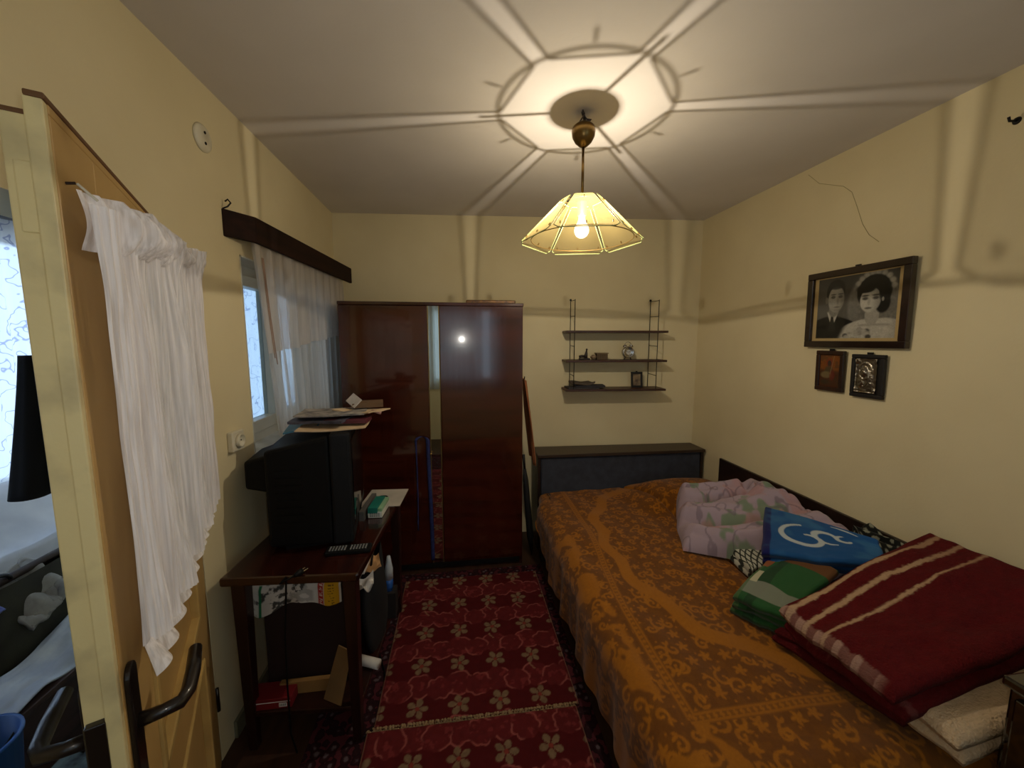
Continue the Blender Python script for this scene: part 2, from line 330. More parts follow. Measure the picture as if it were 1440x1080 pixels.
for z0, z1 in ((.12, .55), (.68, .955), (.995, 1.70)):
    w_ = .022 if z0 > .6 and z0 < .9 else .013
    for a, b, c, e in ((.17, .17+w_, z0, z1), (DW-.17-w_, DW-.17, z0, z1), (.17, DW-.17, z0, z0+w_), (.17, DW-.17, z1-w_*.6, z1)):
        dbox('moulding', m_mould, a, b, -.018, .006, c, e, bevel=.004)
dbox('lock_plate', m_hand, DW-.011, DW+.0015, -.042, -.018, .70, .975, label='dark metal lock plate on the door edge')
for sg, nm in ((1, 0.0), (-1, -.042)):
    hp = []
    for k in range(13):                       # rounded back plate
        a = math.pi*k/12; hp.append((.02*math.cos(a), 1.01+.02*math.sin(a)))
    hp += [(.02*math.cos(a), .80+.02*math.sin(a)) for a in [math.pi+math.pi*k/12 for k in range(13)]]
    pl = MB().prism(hp, dp(.822, nm, 0), du, dz, dn*sg, 0, .008).build('handle_plate', m_hand, d1, bevel=.002)
    g = [dp(.822, nm+sg*.006, .925), dp(.822, nm+sg*.035, .925), dp(.818, nm+sg*.060, .926), dp(.80, nm+sg*.068, .928), dp(.755, nm+sg*.070, .932), dp(.70, nm+sg*.068, .938)]
    MB().tube(g, [.012, .0105, .0115, .0115, .012, .011], 12).build('lever', m_hand, pl, smooth=True)
for z_ in (.25, 1.55): MB().tube([dp(-.004, .004, z_-.045), dp(-.004, .004, z_+.045)], .006, 10).build('hinge', m_hand, d1, smooth=True)
MB().tube([dp(.822, 0, 1.768), dp(.822, .010, 1.770)], .002, 8).build('nail', M('rusty_nail', (60, 44, 34), .6, metal=.6), d1)
# lace curtain tied over the door pane
m_lace = sheer('door_lace', (250, 246, 248), .9, stripes=((150, 150, 5), .62, 1.0), transl=.12)
ns, nt_ = 520, 60
s = np.linspace(0, 1, ns)[:, None]; t = np.linspace(0, 1, nt_)[None, :]
ph = s*11*6.283+2.2*np.sin(s*13)+.5*np.sin(t*3+s*5)
amp = .006+.028*(1-ss(0, .12, t)*.3)*vn(s*14, t*1.5, 3)
u_ = .838-.798*s+.012*np.sin(t*4)*(1-s)-.02*(1-s)*np.sin(math.pi*t); n_ = .016+.012*vn(s*5, t*1.2, 21)+amp*2.3*np.abs(np.sin(ph*.5))**.75+.004*vn(s*30, t*9, 5)+.0022*np.sin(s*620)
ztop = 1.738+.075*s+.008*vn(s*14, 0*s, 2)-.02*np.exp(-((s-.15)/.1)**2)+.018*np.sin(ph)*0
zb = 1.055-.03*s
z_ = ztop+(zb-ztop)*t
P = HB+du*u_[..., None]+dn*n_[..., None]+dz*z_[..., None]
dc = thing('door_curtain', 'gathered white openwork curtain with ruffled hem tied over the door pane', 'curtain', tuple(HB+du*.4+np.array([0, 0, 1.0])))
gridmesh('curtain_panel', P, m_lace, dc)
t2 = np.linspace(0, 1, 14)[None, :]           # gathered heading that stands over the string
ph2 = s*26*6.283+2*np.sin(s*19)
P = HB+du*(.838-.80*s+0*t2)[..., None]+dn*(.3+.7*ss(0, .1, s))[..., None]*(.034+.026*np.sin(t2*math.pi)+.008*np.sin(ph2)*(.4+t2)+.022*vn(s*12, t2*3, 8))[..., None]+dz*(1.676+.075*s+.080*t2*(.75+.5*vn(s*11, 0*t2, 4)))[..., None]
gridmesh('gathered_heading', P, m_lace, dc)
P = HB+du*(.838-.798*s+.008*np.cos(ph2*.45))[..., None]*np.ones((1, 14, 1))+dn*(.03+.013*np.sin(ph2*.45)*(.3+t2)+.01*t2)[..., None]+dz*(1.065-.03*s-.058*t2+.012*np.abs(np.sin(ph2*.225))*t2)[..., None]
gridmesh('hem_ruffle', P, m_lace, dc)
sp = [dp(.772-.74*k/20, .03+.004*math.sin(k*2), 1.715+.072*k/20) for k in range(21)]
MB().tube(sp, .002, 6).build('string', M('cotton_string', (220, 214, 196), .9), dc)
MB().tube([dp(.822, .011, 1.77), dp(.812, .028, 1.752)], .0018, 6).build('string', MATS['cotton_string'], dc)
# ================================================================ window pelmet and sheer curtain
m_pelm = M('pelmet_wood', (44, 23, 15), .7, (28, 14, 9), scale=2.2, sc=(14, 1, 14), spec=.15)
PW = np.array([XL+.004, 1.672]); PC = np.array([-.819, 1.775]); PE = np.array([-.744, 2.915])
pm = thing('curtain_pelmet', 'dark brown wooden pelmet board above the sheer window curtain', 'pelmet', (-.85, 2.3, 1.95))
def board(a, b, z0, z1, th, nm):
    d = b-a; l = np.linalg.norm(d); d /= l; q = np.array([-d[1], d[0]])
    return MB().obox((a[0], a[1], 0), (d[0], d[1], 0), (q[0], q[1], 0), Z, 0, l, 0, th, z0, z1).build(nm, m_pelm, pm, bevel=.003)
board(PC, PE, 1.950, 2.052, .018, 'front_board'); board(PW, PC, 1.950, 2.052, .018, 'end_board')
MB().prism([(XL+.003, 1.70), (-.838, 1.785), (-.765, 2.905), (XL+.003, 2.905)], (0, 0, 0), (1, 0, 0), (0, 1, 0), Z, 2.036, 2.050).build('top_board', m_pelm, pm)
m_iron = M('black_iron', (30, 28, 26), .5, metal=.5)
MB().tube([(XL+.003, 1.678, 2.052), (XL+.02, 1.68, 2.060), (XL+.03, 1.684, 2.075), (XL+.02, 1.684, 2.088), (XL+.01, 1.684, 2.08)], .003, 8).build('wall_hook', m_iron, pm)
m_sheer = sheer('sheer_white', (226, 222, 214), .62, stripes=((30, 30, .6), .5, .78), transl=.55)
m_sheer2 = sheer('sheer_valance', (222, 212, 200), .72, stripes=((26, 26, 2), .6, .85), transl=.5)
cu = thing('sheer_curtain', 'two-layer sheer white curtain hanging below the dark pelmet', 'curtain', (-.84, 2.3, 1.08))
def cx(y): return -.862+(y-1.78)*.055
s = np.linspace(0, 1, 240)[:, None]; t = np.linspace(0, 1, 30)[None, :]
y = 1.80+.135*t*(1-s)**2+(2.80-1.80)*s
P = np.stack([cx(y)+(.008+.010*t)*np.sin(s*13*6.283+1.5*np.sin(s*11)+.4*t), y+.006*np.cos(s*70), 1.965-(1.965-(1.085))*t+0*s], -1)
gridmesh('long_layer', P, m_sheer, cu)
y = 1.79+.05*t*(1-s)**2+(2.82-1.79)*s; zb = 1.48+.10*s+.02*vn(s*6, 0*s, 4)
P = np.stack([cx(y)+.022+(.005+.006*t)*np.sin(s*10*6.283+2*np.sin(s*7)), y, 1.965-(1.965-zb)*t], -1)
gridmesh('short_layer', P, m_sheer2, cu)
tg = MB()
for k in range(2):
    tg.tube([(cx(1.83)+.03, 1.825+.01*k, 1.90), (cx(1.83)+.034, 1.845+.012*k, 1.65), (cx(1.86)+.034, 1.868+.02*k, 1.47-.03*k)], .0022, 6)
tg.build('pull_cord', M('cord_tan', (170, 140, 120), .8), cu)
# ---------------------------------------------------------------- fittings on the left wall
m_plast = M('old_white_plastic', (222, 214, 190), .45, (206, 196, 168), scale=12)
rp_ = thing('junction_cover', 'round off-white junction box cover high on the yellow wall', 'cover plate', (XL, 1.588, 2.262))
MB().lathe([(.046, 0), (.047, .004), (.044, .009), (.036, .012), (.0, .0125)], (XL, 1.588, 2.262), (1, 0, 0), 32).build('cover', m_plast, rp_, smooth=True)
for dz_ in (-.018, .018): MB().lathe([(.005, 0), (.005, .003), (0, .0035)], (XL+.0115, 1.588, 2.262+dz_), (1, 0, 0), 10).build('screw', m_iron, rp_)
sk = thing('wall_socket', 'square cream wall socket beside the window', 'socket', (XL, 1.625, 1.155))
MB().box(XL, XL+.022, 1.585, 1.665, 1.115, 1.195).build('plate', m_plast, sk, bevel=.005)
MB().lathe([(.026, 0), (.026, .012), (.022, .013), (.021, .003), (0, .003)], (XL+.0215, 1.625, 1.155), (1, 0, 0), 24).build('outlet_rim', m_plast, sk, smooth=True)
for dy in (-.009, .009): MB().lathe([(.003, 0), (.003, .0015), (0, .0015)], (XL+.0248, 1.625+dy, 1.155), (1, 0, 0), 8).build('socket_hole', m_iron, sk)
# ================================================================ television table
ta = np.array([.0685, .9976, 0]); tb = np.array([.9976, -.0685, 0]); TO = np.array([-.846, 1.384, 0.0]); TW, TL, TZ = .478, .80, .72
m_tab = wood('table_mahogany', (58, 23, 14), (34, 11, 7), 'y', .18, coat=.6)
m_tleg = wood('table_leg_dark', (48, 22, 15), (30, 13, 9), 'z', .35)
tt = thing('tv_table', 'dark polished wooden table carrying the black television', 'table', tuple(TO+tb*.24+ta*.4))
def tbox(mb, a0, a1, b0, b1, z0, z1): return mb.obox(TO, tb, ta, Z, a0, a1, b0, b1, z0, z1)
tbox(MB(), 0, TW, 0, TL, TZ-.032, TZ).build('tabletop', m_tab, tt, bevel=.008)
for a, b in ((.045, .05), (TW-.045, .05), (.045, TL-.05), (TW-.045, TL-.05)):
    q = [TO+tb*(a+i*h)+ta*(b+j*h)+np.array([0, 0, z]) for z, h in ((0, .016), (TZ-.032, .024)) for i, j in ((-1, -1), (1, -1), (1, 1), (-1, 1))]
    MB().hexa(q).build('leg', m_tleg, tt, bevel=.003)
tbox(MB(), .03, TW-.03, .04, TL-.04, .135, .155).build('lower_shelf', m_tleg, tt, bevel=.003)
# ---------------------------------------------------------------- television, screen turned to the bed
m_tv = M('tv_black', (14, 15, 16), .6, (11, 12, 13), scale=30, bump=.1, bscale=300, spec=.2)
m_tv2 = M('tv_charcoal', (20, 22, 25), .55, (17, 19, 22), scale=30, spec=.25)
tv = thing('television', 'bulky black tube television seen from its side on the table', 'television', (-.55, 1.81, TZ))
tva = np.array([.988, .155, 0]); tvb = np.array([-.155, .988, 0]); TQ = np.array([-.432, 1.55, 0])
def tp(a, b, z): return TQ+tva*a+tvb*b+np.array([0, 0, z])
def thex(q): return MB().hexa([tp(*p) for p in q])
thex([(-.315, .045, .735), (-.078, .008, .735), (-.078, .492, .735), (-.315, .455, .735), (-.315, .045, 1.125), (-.078, .008, 1.178), (-.078, .492, 1.178), (-.315, .455, 1.125)]).build('cabinet', m_tv, tv, bevel=.012)
MB().obox(TQ, tva, tvb, Z, -.076, 0, 0, .50, .733, 1.188).build('front_bezel', m_tv2, tv, bevel=.010)
thex([(-.400, .10, .965), (-.312, .085, .945), (-.312, .33, .945), (-.400, .30, .965), (-.400, .10, 1.075), (-.312, .085, 1.10), (-.312, .33, 1.10), (-.400, .30, 1.075)]).build('tube_housing', m_tv, tv, bevel=.01)
bb_ = np.linspace(.035, .465, 16)[:, None]; zz = np.linspace(.79, 1.155, 14)[None, :]
dpt = .001+.012*(1-((bb_-.25)/.24)**2)*(1-((zz-.97)/.21)**2)
gridmesh('screen', TQ+tva*dpt[..., None]+tvb*(bb_+0*zz)[..., None]+E3_*(zz+0*bb_)[..., None], M('tv_screen', (22, 26, 28), .08), tv)
for k in range(8):
    zc = .83+k*.03; thex([(-.28, .036, zc), (-.18, .020, zc), (-.18, .026, zc), (-.28, .042, zc), (-.28, .036, zc+.008), (-.18, .020, zc+.008), (-.18, .026, zc+.008), (-.28, .042, zc+.008)]).build('vent_rib', m_tv, tv)
MB().obox(TQ, tva, tvb, Z, -.26, -.02, .05, .45, TZ, .736).build('base', m_tv, tv)
# ---------------------------------------------------------------- paper heap on the television
def sheetmesh(name, c, w, d, rot, th, mat, label, cat, group=None, curl=0, tilt=(0, 0), sd=0, n=10):
    """a thin stack of paper with its own thickness; c = centre of its underside"""
    s = np.linspace(-.5, .5, n)[:, None]; t = np.linspace(-.5, .5, n)[None, :]
    X = s*w+0*t; Y = t*d+0*s; ca, sa = math.cos(rot), math.sin(rot)
    H = curl*((vn(s*2+3, t*2+3, sd)-.2)+.8*np.clip(np.abs(s)+np.abs(t)-.6, 0, 1))+tilt[0]*X+tilt[1]*Y
    H = H-H.min()
    top = np.stack([c[0]+X*ca-Y*sa, c[1]+X*sa+Y*ca, c[2]+H+th], -1); bot = top.copy(); bot[..., 2] -= th
    mb = MB(); mb.add(top.reshape(-1, 3), [(i*n+j, (i+1)*n+j, (i+1)*n+j+1, i*n+j+1) for i in range(n-1) for j in range(n-1)])
    k = n*n; mb.add(bot.reshape(-1, 3), [(i*n+j+1, (i+1)*n+j+1, (i+1)*n+j, i*n+j) for i in range(n-1) for j in range(n-1)])
    rim = [i*n for i in range(n)]+[(n-1)*n+j for j in range(1, n)]+[i*n+n-1 for i in range(n-2, -1, -1)]+[j for j in range(n-2, 0, -1)]
    mb.f += [(rim[i], rim[(i+1) % len(rim)], k+rim[(i+1) % len(rim)], k+rim[i]) for i in range(len(rim))]
    return tag(mb.build(name, mat, smooth=False), label, cat, group)
m_paper = M('paper_cream', (212, 186, 150), .8, (196, 168, 132), scale=9)
m_paperw = M('paper_white', (214, 208, 200), .8, (190, 184, 178), scale=14)
m_news = M('newsprint_grey', (168, 160, 150), .85, (96, 92, 92), scale=26, detail=6)
m_teal = M('folder_teal', (60, 128, 160), .5)
m_wine = M('booklet_wine', (92, 34, 46), .5)
m_slate = M('magazine_slate', (84, 82, 98), .45, (40, 42, 54), scale=18)
TT = 1.190
sheetmesh('paper_sheet', (-0.520, 1.68, TT), .26, .21, .10, .004, m_paper, 'large cream paper at the bottom of the heap on the television', 'paper', curl=.012, sd=1)
sheetmesh('folder', (-0.670, 1.74, 1.172), .13, .20, .25, .006, m_teal, 'teal folder edge under the papers on the television', 'folder', tilt=(.16, 0), sd=2)
sheetmesh('magazine', (-0.570, 1.70, TT+.018), .22, .17, -.15, .010, m_slate, 'grey-blue glossy magazine in the heap on the television', 'magazine', curl=.014, sd=3)
sheetmesh('booklet', (-0.470, 1.685, TT+.017), .17, .09, -.05, .016, m_wine, 'wine-red booklet in the heap on the television', 'booklet', sd=4)
sheetmesh('newspaper', (-0.545, 1.74, TT+.042), .27, .19, .12, .006, m_news, 'folded grey newspaper across the top of the heap on the television', 'newspaper', curl=.01, sd=5)
sheetmesh('envelope', (-0.435, 1.77, TT+.043), .20, .14, -.5, .005, m_paper, 'cream envelope with a corner jutting past the television', 'envelope', curl=.012, sd=6)
sheetmesh('notebook', (-0.420, 1.83, TT+.058), .13, .10, .2, .020, M('notebook_brown', (112, 84, 54), .7), 'small brown notebook on top of the paper heap', 'notebook', sd=7)
sheetmesh('card', (-0.475, 1.80, TT+.062), .035, .10, .6, .003, m_paperw, 'pale blue-white card standing up from the paper heap', 'card', tilt=(.9, .2), sd=8)
pn = MB().tube([(-.385, 1.735, TT+.052), (-.345, 1.73, TT+.042)], [.005, .008], 10).build('rubber_stamp', M('pink_rubber', (206, 160, 150), .6), smooth=True); tag(pn, 'small pinkish round knob poking out of the paper heap', 'stamp')
# ---------------------------------------------------------------- small things on the table
rc = thing('remote_control', 'black remote control with grey buttons lying before the television', 'remote', (-.45, 1.51, TZ))
a_ = onz(462, 777, TZ+.012)[:2]; b_ = onz(517, 772, TZ+.012)[:2]; ax = b_-a_; ln = float(np.linalg.norm(ax)); ax /= ln; bx_ = np.array([-ax[1], ax[0]])
O3 = (a_[0], a_[1], 0); A3 = (ax[0], ax[1], 0); B3 = (bx_[0], bx_[1], 0)
MB().obox(O3, A3, B3, Z, -.012, ln+.012, -.010, .040, TZ, TZ+.018).build('remote_body', m_tv, rc, bevel=.005)
m_btn = M('grey_button', (150, 152, 150), .6)
for i in range(13):
    if i == 6: continue
    for j in range(3):
        MB().obox(O3, A3, B3, Z, i*ln/13+.001, i*ln/13+.0065, j*.012-.003, j*.012+.004, TZ+.0175, TZ+.0205).build('button', m_btn, rc)
pg = thing('power_plug', 'black two-pin plug and cable hanging over the table edge', 'plug', tuple(onz(425, 802, TZ)))
p0 = onz(424, 803, TZ+.012); e_ = onz(430, 799, TZ+.012)-p0; e_ /= np.linalg.norm(e_)
MB().tube([p0-e_*.03, p0-e_*.01, p0], [.006, .011, .011], 12).build('plug_body', m_tv, pg, smooth=True)
qn = np.array([-e_[1], e_[0], 0])
for k in (-1, 1): MB().tube([p0+qn*.007*k, p0+qn*.007*k+e_*.02], .0022, 8).build('pin', M('nickel_pin', (220, 214, 200), .25, metal=1), pg)
c0 = onz(398, 815, TZ+.005); cb = [p0-e_*.03, p0-e_*.06+np.array([-.02, -.005, -.006]), onz(402, 812, TZ+.005), np.array([c0[0], 1.368, TZ-.005]), np.array([c0[0]-.004, 1.362, .62]), np.array([c0[0]-.016, 1.366, .50]), np.array([c0[0]-.02, 1.365, .30]), np.array([c0[0]-.022, 1.37, .10]), np.array([c0[0]-.01, 1.38, .006])]
MB().tube(cb, .0032, 8).build('cable', m_tv, pg, smooth=True)
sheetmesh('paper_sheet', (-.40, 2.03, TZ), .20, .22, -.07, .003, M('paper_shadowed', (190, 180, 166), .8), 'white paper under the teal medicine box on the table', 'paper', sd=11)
mbx = thing('medicine_box', 'teal and white medicine box with printed end on the table', 'box', (-.40, 1.87, TZ+.003))
sheetmesh('notepad', (-.452, 1.88, TZ), .022, .22, -.05, .045, M('notepad_grey', (96, 92, 88), .7), 'narrow grey notepad standing beside the television front', 'notepad', sd=12)
MB().obox((-.398, 1.85, TZ+.003), tb, ta, Z, -.032, .032, -.06, .08, 0, .028).build('carton', M('carton_white', (222, 222, 208), .6), mbx, bevel=.001)
MB().obox((-.398, 1.85, TZ+.003), tb, ta, Z, -.0323, .012, -.0603, .0803, .022, .0485).build('lid_block', M('carton_teal', (24, 124, 110), .5), mbx, bevel=.001)
MB().obox((-.398, 1.85, TZ+.003), tb, ta, Z, .013, .0318, -.058, .078, .0282, .044).build('blister_pack', M('carton_mint', (150, 190, 150), .6), mbx, bevel=.001)
m_print = M('print_dark', (70, 76, 80), .7)
for i in range(3):
    for k in range(5): MB().obox((-.398, 1.85, TZ+.003), tb, ta, Z, -.024+k*.0095, -.0165+k*.0095, -.0606, -.06, .006+i*.007, .0095+i*.007).build('print_mark', m_print, mbx)
wt = thing('wristwatch', 'small metal wristwatch lying on the white paper', 'watch', (-.43, 2.03, TZ+.004))
MB().lathe([(.013, 0), (.014, .003), (.012, .006), (0, .0065)], (-.43, 2.02, TZ+.003), Z, 20).build('case', M('chrome', (220, 220, 214), .15, metal=1), wt, smooth=True)
MB().tube([(-.43+.024*math.cos(k*.5)+.02, 2.02+.018*math.sin(k*.5), TZ+.008) for k in range(13)], .003, 6).build('strap', m_tv, wt)
# ---------------------------------------------------------------- under the table
m_case = M('case_dark_red', (34, 13, 11), .7, (27, 10, 9), scale=12)
cs = thing('storage_case', 'dark maroon box standing on the lower table shelf', 'box', (-.62, 1.68, .155))
MB().box(-.775, -.462, 1.515, 1.84, .157, .545).build('case_body', m_case, cs, bevel=.004); MB().box(-.780, -.457, 1.510, 1.845, .545, .575).build('case_lid', m_case, cs, bevel=.004)
sheetmesh('paper_bundle', (-.615, 1.69, .577), .42, .24, 0.0, .035, m_paperw, 'bundle of white paper lying on the maroon box', 'paper', curl=.006, sd=21)
s = np.linspace(0, 1, 110)[:, None]; t = np.linspace(0, 1, 60)[None, :]   # newspaper draped over the front of the box
hang = .085+.05*ss(.35, .0, s)*ss(-.02, .12, s)+.012*np.sin(s*9); tl = t*(.10+hang); over = np.clip(tl-.10, 0, 1)
Xn = -.80+.325*s+.0*t-.02*ss(.3, 0, s)*t; Yn = 1.60-np.clip(tl, 0, .10)-.012*ss(0, .02, over)+.006*np.sin(s*20)*ss(0, .05, over); Zn = .625-over-.012*ss(.08, .1, tl)+.006*vn(s*8, t*3, 2)
nz = fbm(s*16, t*12, 9, 4); blk = ss(.50, .56, nz)*ss(.02, .1, s)*(1-ss(.66, .7, s))*(.4+.6*(vn(s*5, t*4, 6) > .35))
cN = lin((206, 202, 194))[None, None]*(1-blk[..., None]*.9)+0*t[..., None]
red = (ss(.735, .745, s)*(1-ss(.80, .81, s))+0*t)[..., None]; yel = (ss(.81, .815, s)*(1-ss(.975, .98, s))+0*t)[..., None]
txt = ((np.sin(t*150) > .1)*(np.abs(s-.775) < .015)*(vn(s*200, t*60, 3) > .35))[..., None]*1.0; txt2 = ((np.sin(t*120) > .2)*(np.abs(s-.89) < .03)*(vn(s*150, t*70, 4) > .45))[..., None]*1.0
cN = cN*(1-red)+red*lin((170, 36, 30)); cN = cN*(1-txt)+txt*lin((225, 215, 200)); cN = cN*(1-yel)+yel*lin((206, 156, 24)); cN = cN*(1-txt2)+txt2*lin((70, 46, 10))
grn = ((ss(.10, .105, s)*(1-ss(.13, .135, s)))*(t > .45))[..., None]; cN = cN*(1-grn)+grn*lin((30, 110, 70))
o = gridmesh('newspaper', np.stack([Xn, Yn+0*Xn, Zn+0*Xn], -1), VC('newspaper_print', .7), col=cN, solid=.003); tag(o, 'printed newspaper with red and yellow bands hanging over the maroon box', 'newspaper')
rb = thing('red_carton', 'flat red carton with white stripe and label on the lower shelf', 'box', (-.735, 1.48, .155))
MB().box(-.815, -.655, 1.425, 1.505, .155, .198).build('carton', M('carton_red', (118, 18, 26), .5), rb, bevel=.002)
MB().box(-.813, -.66, 1.4245, 1.4252, .182, .185).build('white_stripe', M('print_white', (230, 226, 216), .6), rb); MB().box(-.70, -.672, 1.4243, 1.4252, .162, .178).build('white_label', MATS['print_white'], rb)
for k in range(6): MB().box(-.697+k*.004, -.695+k*.004, 1.424, 1.4246, .165, .175).build('label_bar', m_print, rb)
sheetmesh('card_strip', (-.62, 1.492, .155), .20, .02, .0, .05, M('card_tan', (150, 110, 56), .8), 'narrow tan cardboard strip behind the red carton', 'cardboard')
en = MB().hexa([(-.545, 1.44, .158), (-.47, 1.40, .158), (-.468, 1.404, .158), (-.543, 1.444, .158), (-.50, 1.50, .33), (-.44, 1.46, .33), (-.438, 1.464, .33), (-.498, 1.504, .33)]).build('cardboard_flap', M('cardboard', (136, 104, 62), .85)); tag(en, 'brown cardboard piece leaning against the maroon box', 'cardboard')
# bag and bits stowed at the aisle side of the table
bgp = thing('cloth_bag', 'black cloth bag bulging under the aisle side of the table', 'bag', (-.42, 1.72, .155))
s = np.linspace(0, 2*math.pi, 40)[:, None]; t = np.linspace(0, 1, 16)[None, :]
rr = (.35+.65*np.sin(math.pi*(.12+.80*t))**.6)*(1+.12*np.sin(s*3+4*t))
gridmesh('bag_body', np.stack([-.408+.048*rr*np.cos(s), 1.75+.13*rr*np.sin(s), .156+.42*t+.02*np.sin(s*2)*t], -1), M('bag_black', (20, 18, 20), .9), bgp)
MB().tube([(-.40, 1.66, .55), (-.392, 1.67, .62), (-.39, 1.72, .65), (-.392, 1.78, .62), (-.40, 1.80, .55)], .005, 8).build('bag_handle', MATS['bag_black'], bgp, smooth=True)
sheetmesh('crumpled_paper', (-.395, 1.66, .545), .07, .10, .3, .004, M('paper_tan', (196, 150, 100), .85), 'crumpled tan paper sticking out of the black bag', 'paper', curl=.05, tilt=(0, .4), sd=31)
sheetmesh('crumpled_paper', (-.40, 1.57, .515), .06, .05, .2, .004, m_paperw, 'crumpled white scrap at the mouth of the black bag', 'paper', curl=.05, tilt=(.2, .5), sd=32)
bxs = MB().box(-.41, -.335, 1.86, 1.93, .155, .29).build('small_carton', M('carton_dark', (30, 24, 24), .8), bevel=.002); tag(bxs, 'small dark carton beneath the white and blue bottle', 'box')
bt = thing('spray_bottle', 'white bottle with a blue base beside the black bag', 'bottle', (-.372, 1.895, .29))
MB().lathe([(.0, 0), (.020, .001), (.021, .03), (.021, .06)], (-.372, 1.895, .29), (.02, 0, 1), 20).build('blue_base', M('plastic_blue', (40, 96, 180), .4), bt, smooth=True)
MB().lathe([(.021, .06), (.0205, .11), (.012, .16), (.008, .18), (0, .181)], (-.372, 1.895, .29), (.02, 0, 1), 20).build('white_body', M('plastic_white', (205, 212, 220), .4), bt, smooth=True)
pr_ = MB().tube([(-.455, 1.60, .19), (-.36, 1.56, .19)], .02, 16).build('paper_roll', m_paperw, smooth=True); tag(pr_, 'white paper roll lying at the shelf end beside the bag', 'paper roll'); pr_.location = (0, 0, -.015)
cbl = MB().tube([onz(x, y_, .012) for x, y_ in ((530, 905), (541, 945), (543, 985), (533, 1015), (508, 1040))], .0035, 6).build('floor_cable', m_tv, smooth=True); tag(cbl, 'thin black cable trailing over the red rug by the table leg', 'cable')
# ================================================================ wardrobe
m_lac = wood('lacquered_mahogany', (72, 27, 12), (44, 14, 7), 'x', .16, coat=1.0, k=9)
m_lacd = wood('mahogany_side', (64, 24, 15), (42, 14, 9), 'z', .25, coat=.5)
m_black = M('plinth_black', (18, 13, 12), .6)
WF = 2.50; wx0, wx1 = -.728, .414; wd = 2.925
wa = thing('wardrobe', 'tall glossy mahogany wardrobe with a mirror strip against the end wall', 'wardrobe', (-.16, 2.7, 0))
car = MB(); car.box(wx0, wx0+.02, WF+.003, wd, .0, 1.765).box(wx1-.02, wx1, WF+.003, wd, .0, 1.765).box(wx0+.02, wx1-.02, wd-.012, wd, .06, 1.765).box(wx0+.02, wx1-.02, WF+.02, wd-.012, .06, .08).box(wx0+.02, wx1-.02, WF+.02, wd-.012, 1.74, 1.765)
car.build('carcass', m_lacd, wa)
MB().box(wx0-.004, wx1+.004, WF-.006, wd, 1.765, 1.787).build('top_board', m_lac, wa, bevel=.004)
MB().box(wx0+.02, wx1-.02, WF+.03, WF+.05, 0, .06).build('plinth', m_black, wa)
dl = MB().box(wx0+.003, -.196, WF-.018, WF+.002, .062, 1.762).build('door', m_lac, wa, bevel=.003)
dr = MB().box(-.120, wx1-.003, WF-.018, WF+.002, .062, 1.762).build('door', m_lac, wa, bevel=.003)
MB().box(-.194, -.122, WF-.012, WF+.002, .062, 1.762).build('mirror_strip', M('mirror', (200, 205, 200), .015, (196, 201, 196), metal=1), wa, label='narrow mirror strip between the doors')
for xa in (-.194, -.127): MB().box(xa, xa+.005, WF-.016, WF-.010, .062, 1.762).build('mirror_edging', M('brass_edge', (150, 130, 84), .35, metal=.8), wa)
MB().lathe([(.004, 0), (.004, .012), (.007, .014), (.006, .02), (0, .021)], (-.19, WF-.018, .82), (0, -1, 0), 14).build('door_key', M('brass', (170, 136, 70), .3, metal=1), dl, smooth=True)
# carved panel lying on the wardrobe
fp = thing('picture_frame', 'old gilded frame lying flat on top of the wardrobe', 'frame', (.205, 2.6, 1.787))
m_gilt = M('dull_gilt', (112, 74, 26), .45, (64, 40, 18), scale=40, metal=.3)
for x0, x1, y0, y1 in ((.05, .37, 2.53, 2.565), (.05, .37, 2.72, 2.755), (.05, .085, 2.565, 2.72), (.335, .37, 2.565, 2.72)): MB().box(x0, x1, y0, y1, 1.787, 1.808).build('frame_bar', m_gilt, fp, bevel=.006)
MB().box(.085, .335, 2.565, 2.72, 1.789, 1.796).build('backing', M('backing_brown', (84, 56, 30), .8), fp)
# blue strap hung from the wardrobe key
sp_ = []
for k in range(40):
    a = k/39.0; th_ = math.pi*min(max((a-.35)/.12, 0), 1)
    if a < .35: q = (-.285+.004*math.sin(a*9), WF-.024, .30+(.905-.30)*(a/.35))
    elif a < .47: q = (-.247-.038*math.cos(th_), WF-.028, .905+.03*math.sin(th_))
    else: b = (a-.47)/.53; q = (-.209+.035*b**1.5*(1-b*.6), WF-.026-.004*math.sin(b*5), .905-(.905-.085)*b)
    sp_.append(q)
w_ = np.array([0.0075, -.002, 0]); st = np.array(sp_); rot_ = np.array([[w_[0]*(.5+1.1*ss(12, 16, k)), w_[1], 0] for k in range(40)])
Pst = np.stack([st-rot_, st-rot_*.3+np.array([0, -.002, 0]), st+rot_*.3+np.array([0, -.002, 0]), st+rot_], 1)
o = gridmesh('strap', Pst, M('blue_webbing', (42, 52, 112), .7, (30, 38, 86), scale=60), solid=.002); tag(o, 'long blue fabric strap looped on the wardrobe door key', 'strap')
# garments at the end of the wardrobe
def hanging(name, label, cat, mat, x, y0, y1, z0, z1, amp, bow, parent=None):
    s = np.linspace(0, 1, 40)[:, None]; t = np.linspace(0, 1, 24)[None, :]
    wd_ = (.55+.45*ss(0, .5, t))
    yy = (y0+y1)/2+(y1-y0)*(s-.5)*wd_; xx = x+bow*t+amp*np.sin(s*17+2*t)*(.4+.6*t)+.012*np.sin(math.pi*s)
    o = gridmesh(name, np.stack([xx+0*yy, yy, z1+(z0-z1)*t+.03*(s-.5)+0*s], -1), mat, solid=.006); return tag(o, label, cat)
m_gar = M('garment_rust', (168, 104, 62), .9, (146, 86, 50), scale=14, bump=.2)
hanging('hanging_shirt', 'rust-brown garment hung on the side of the wardrobe', 'garment', m_gar, .440, 2.53, 2.72, .70, 1.27, .010, .062)
hk = thing('coat_hook', 'small dark hook on the wardrobe side holding the garment', 'hook', (.416, 2.62, 1.27))
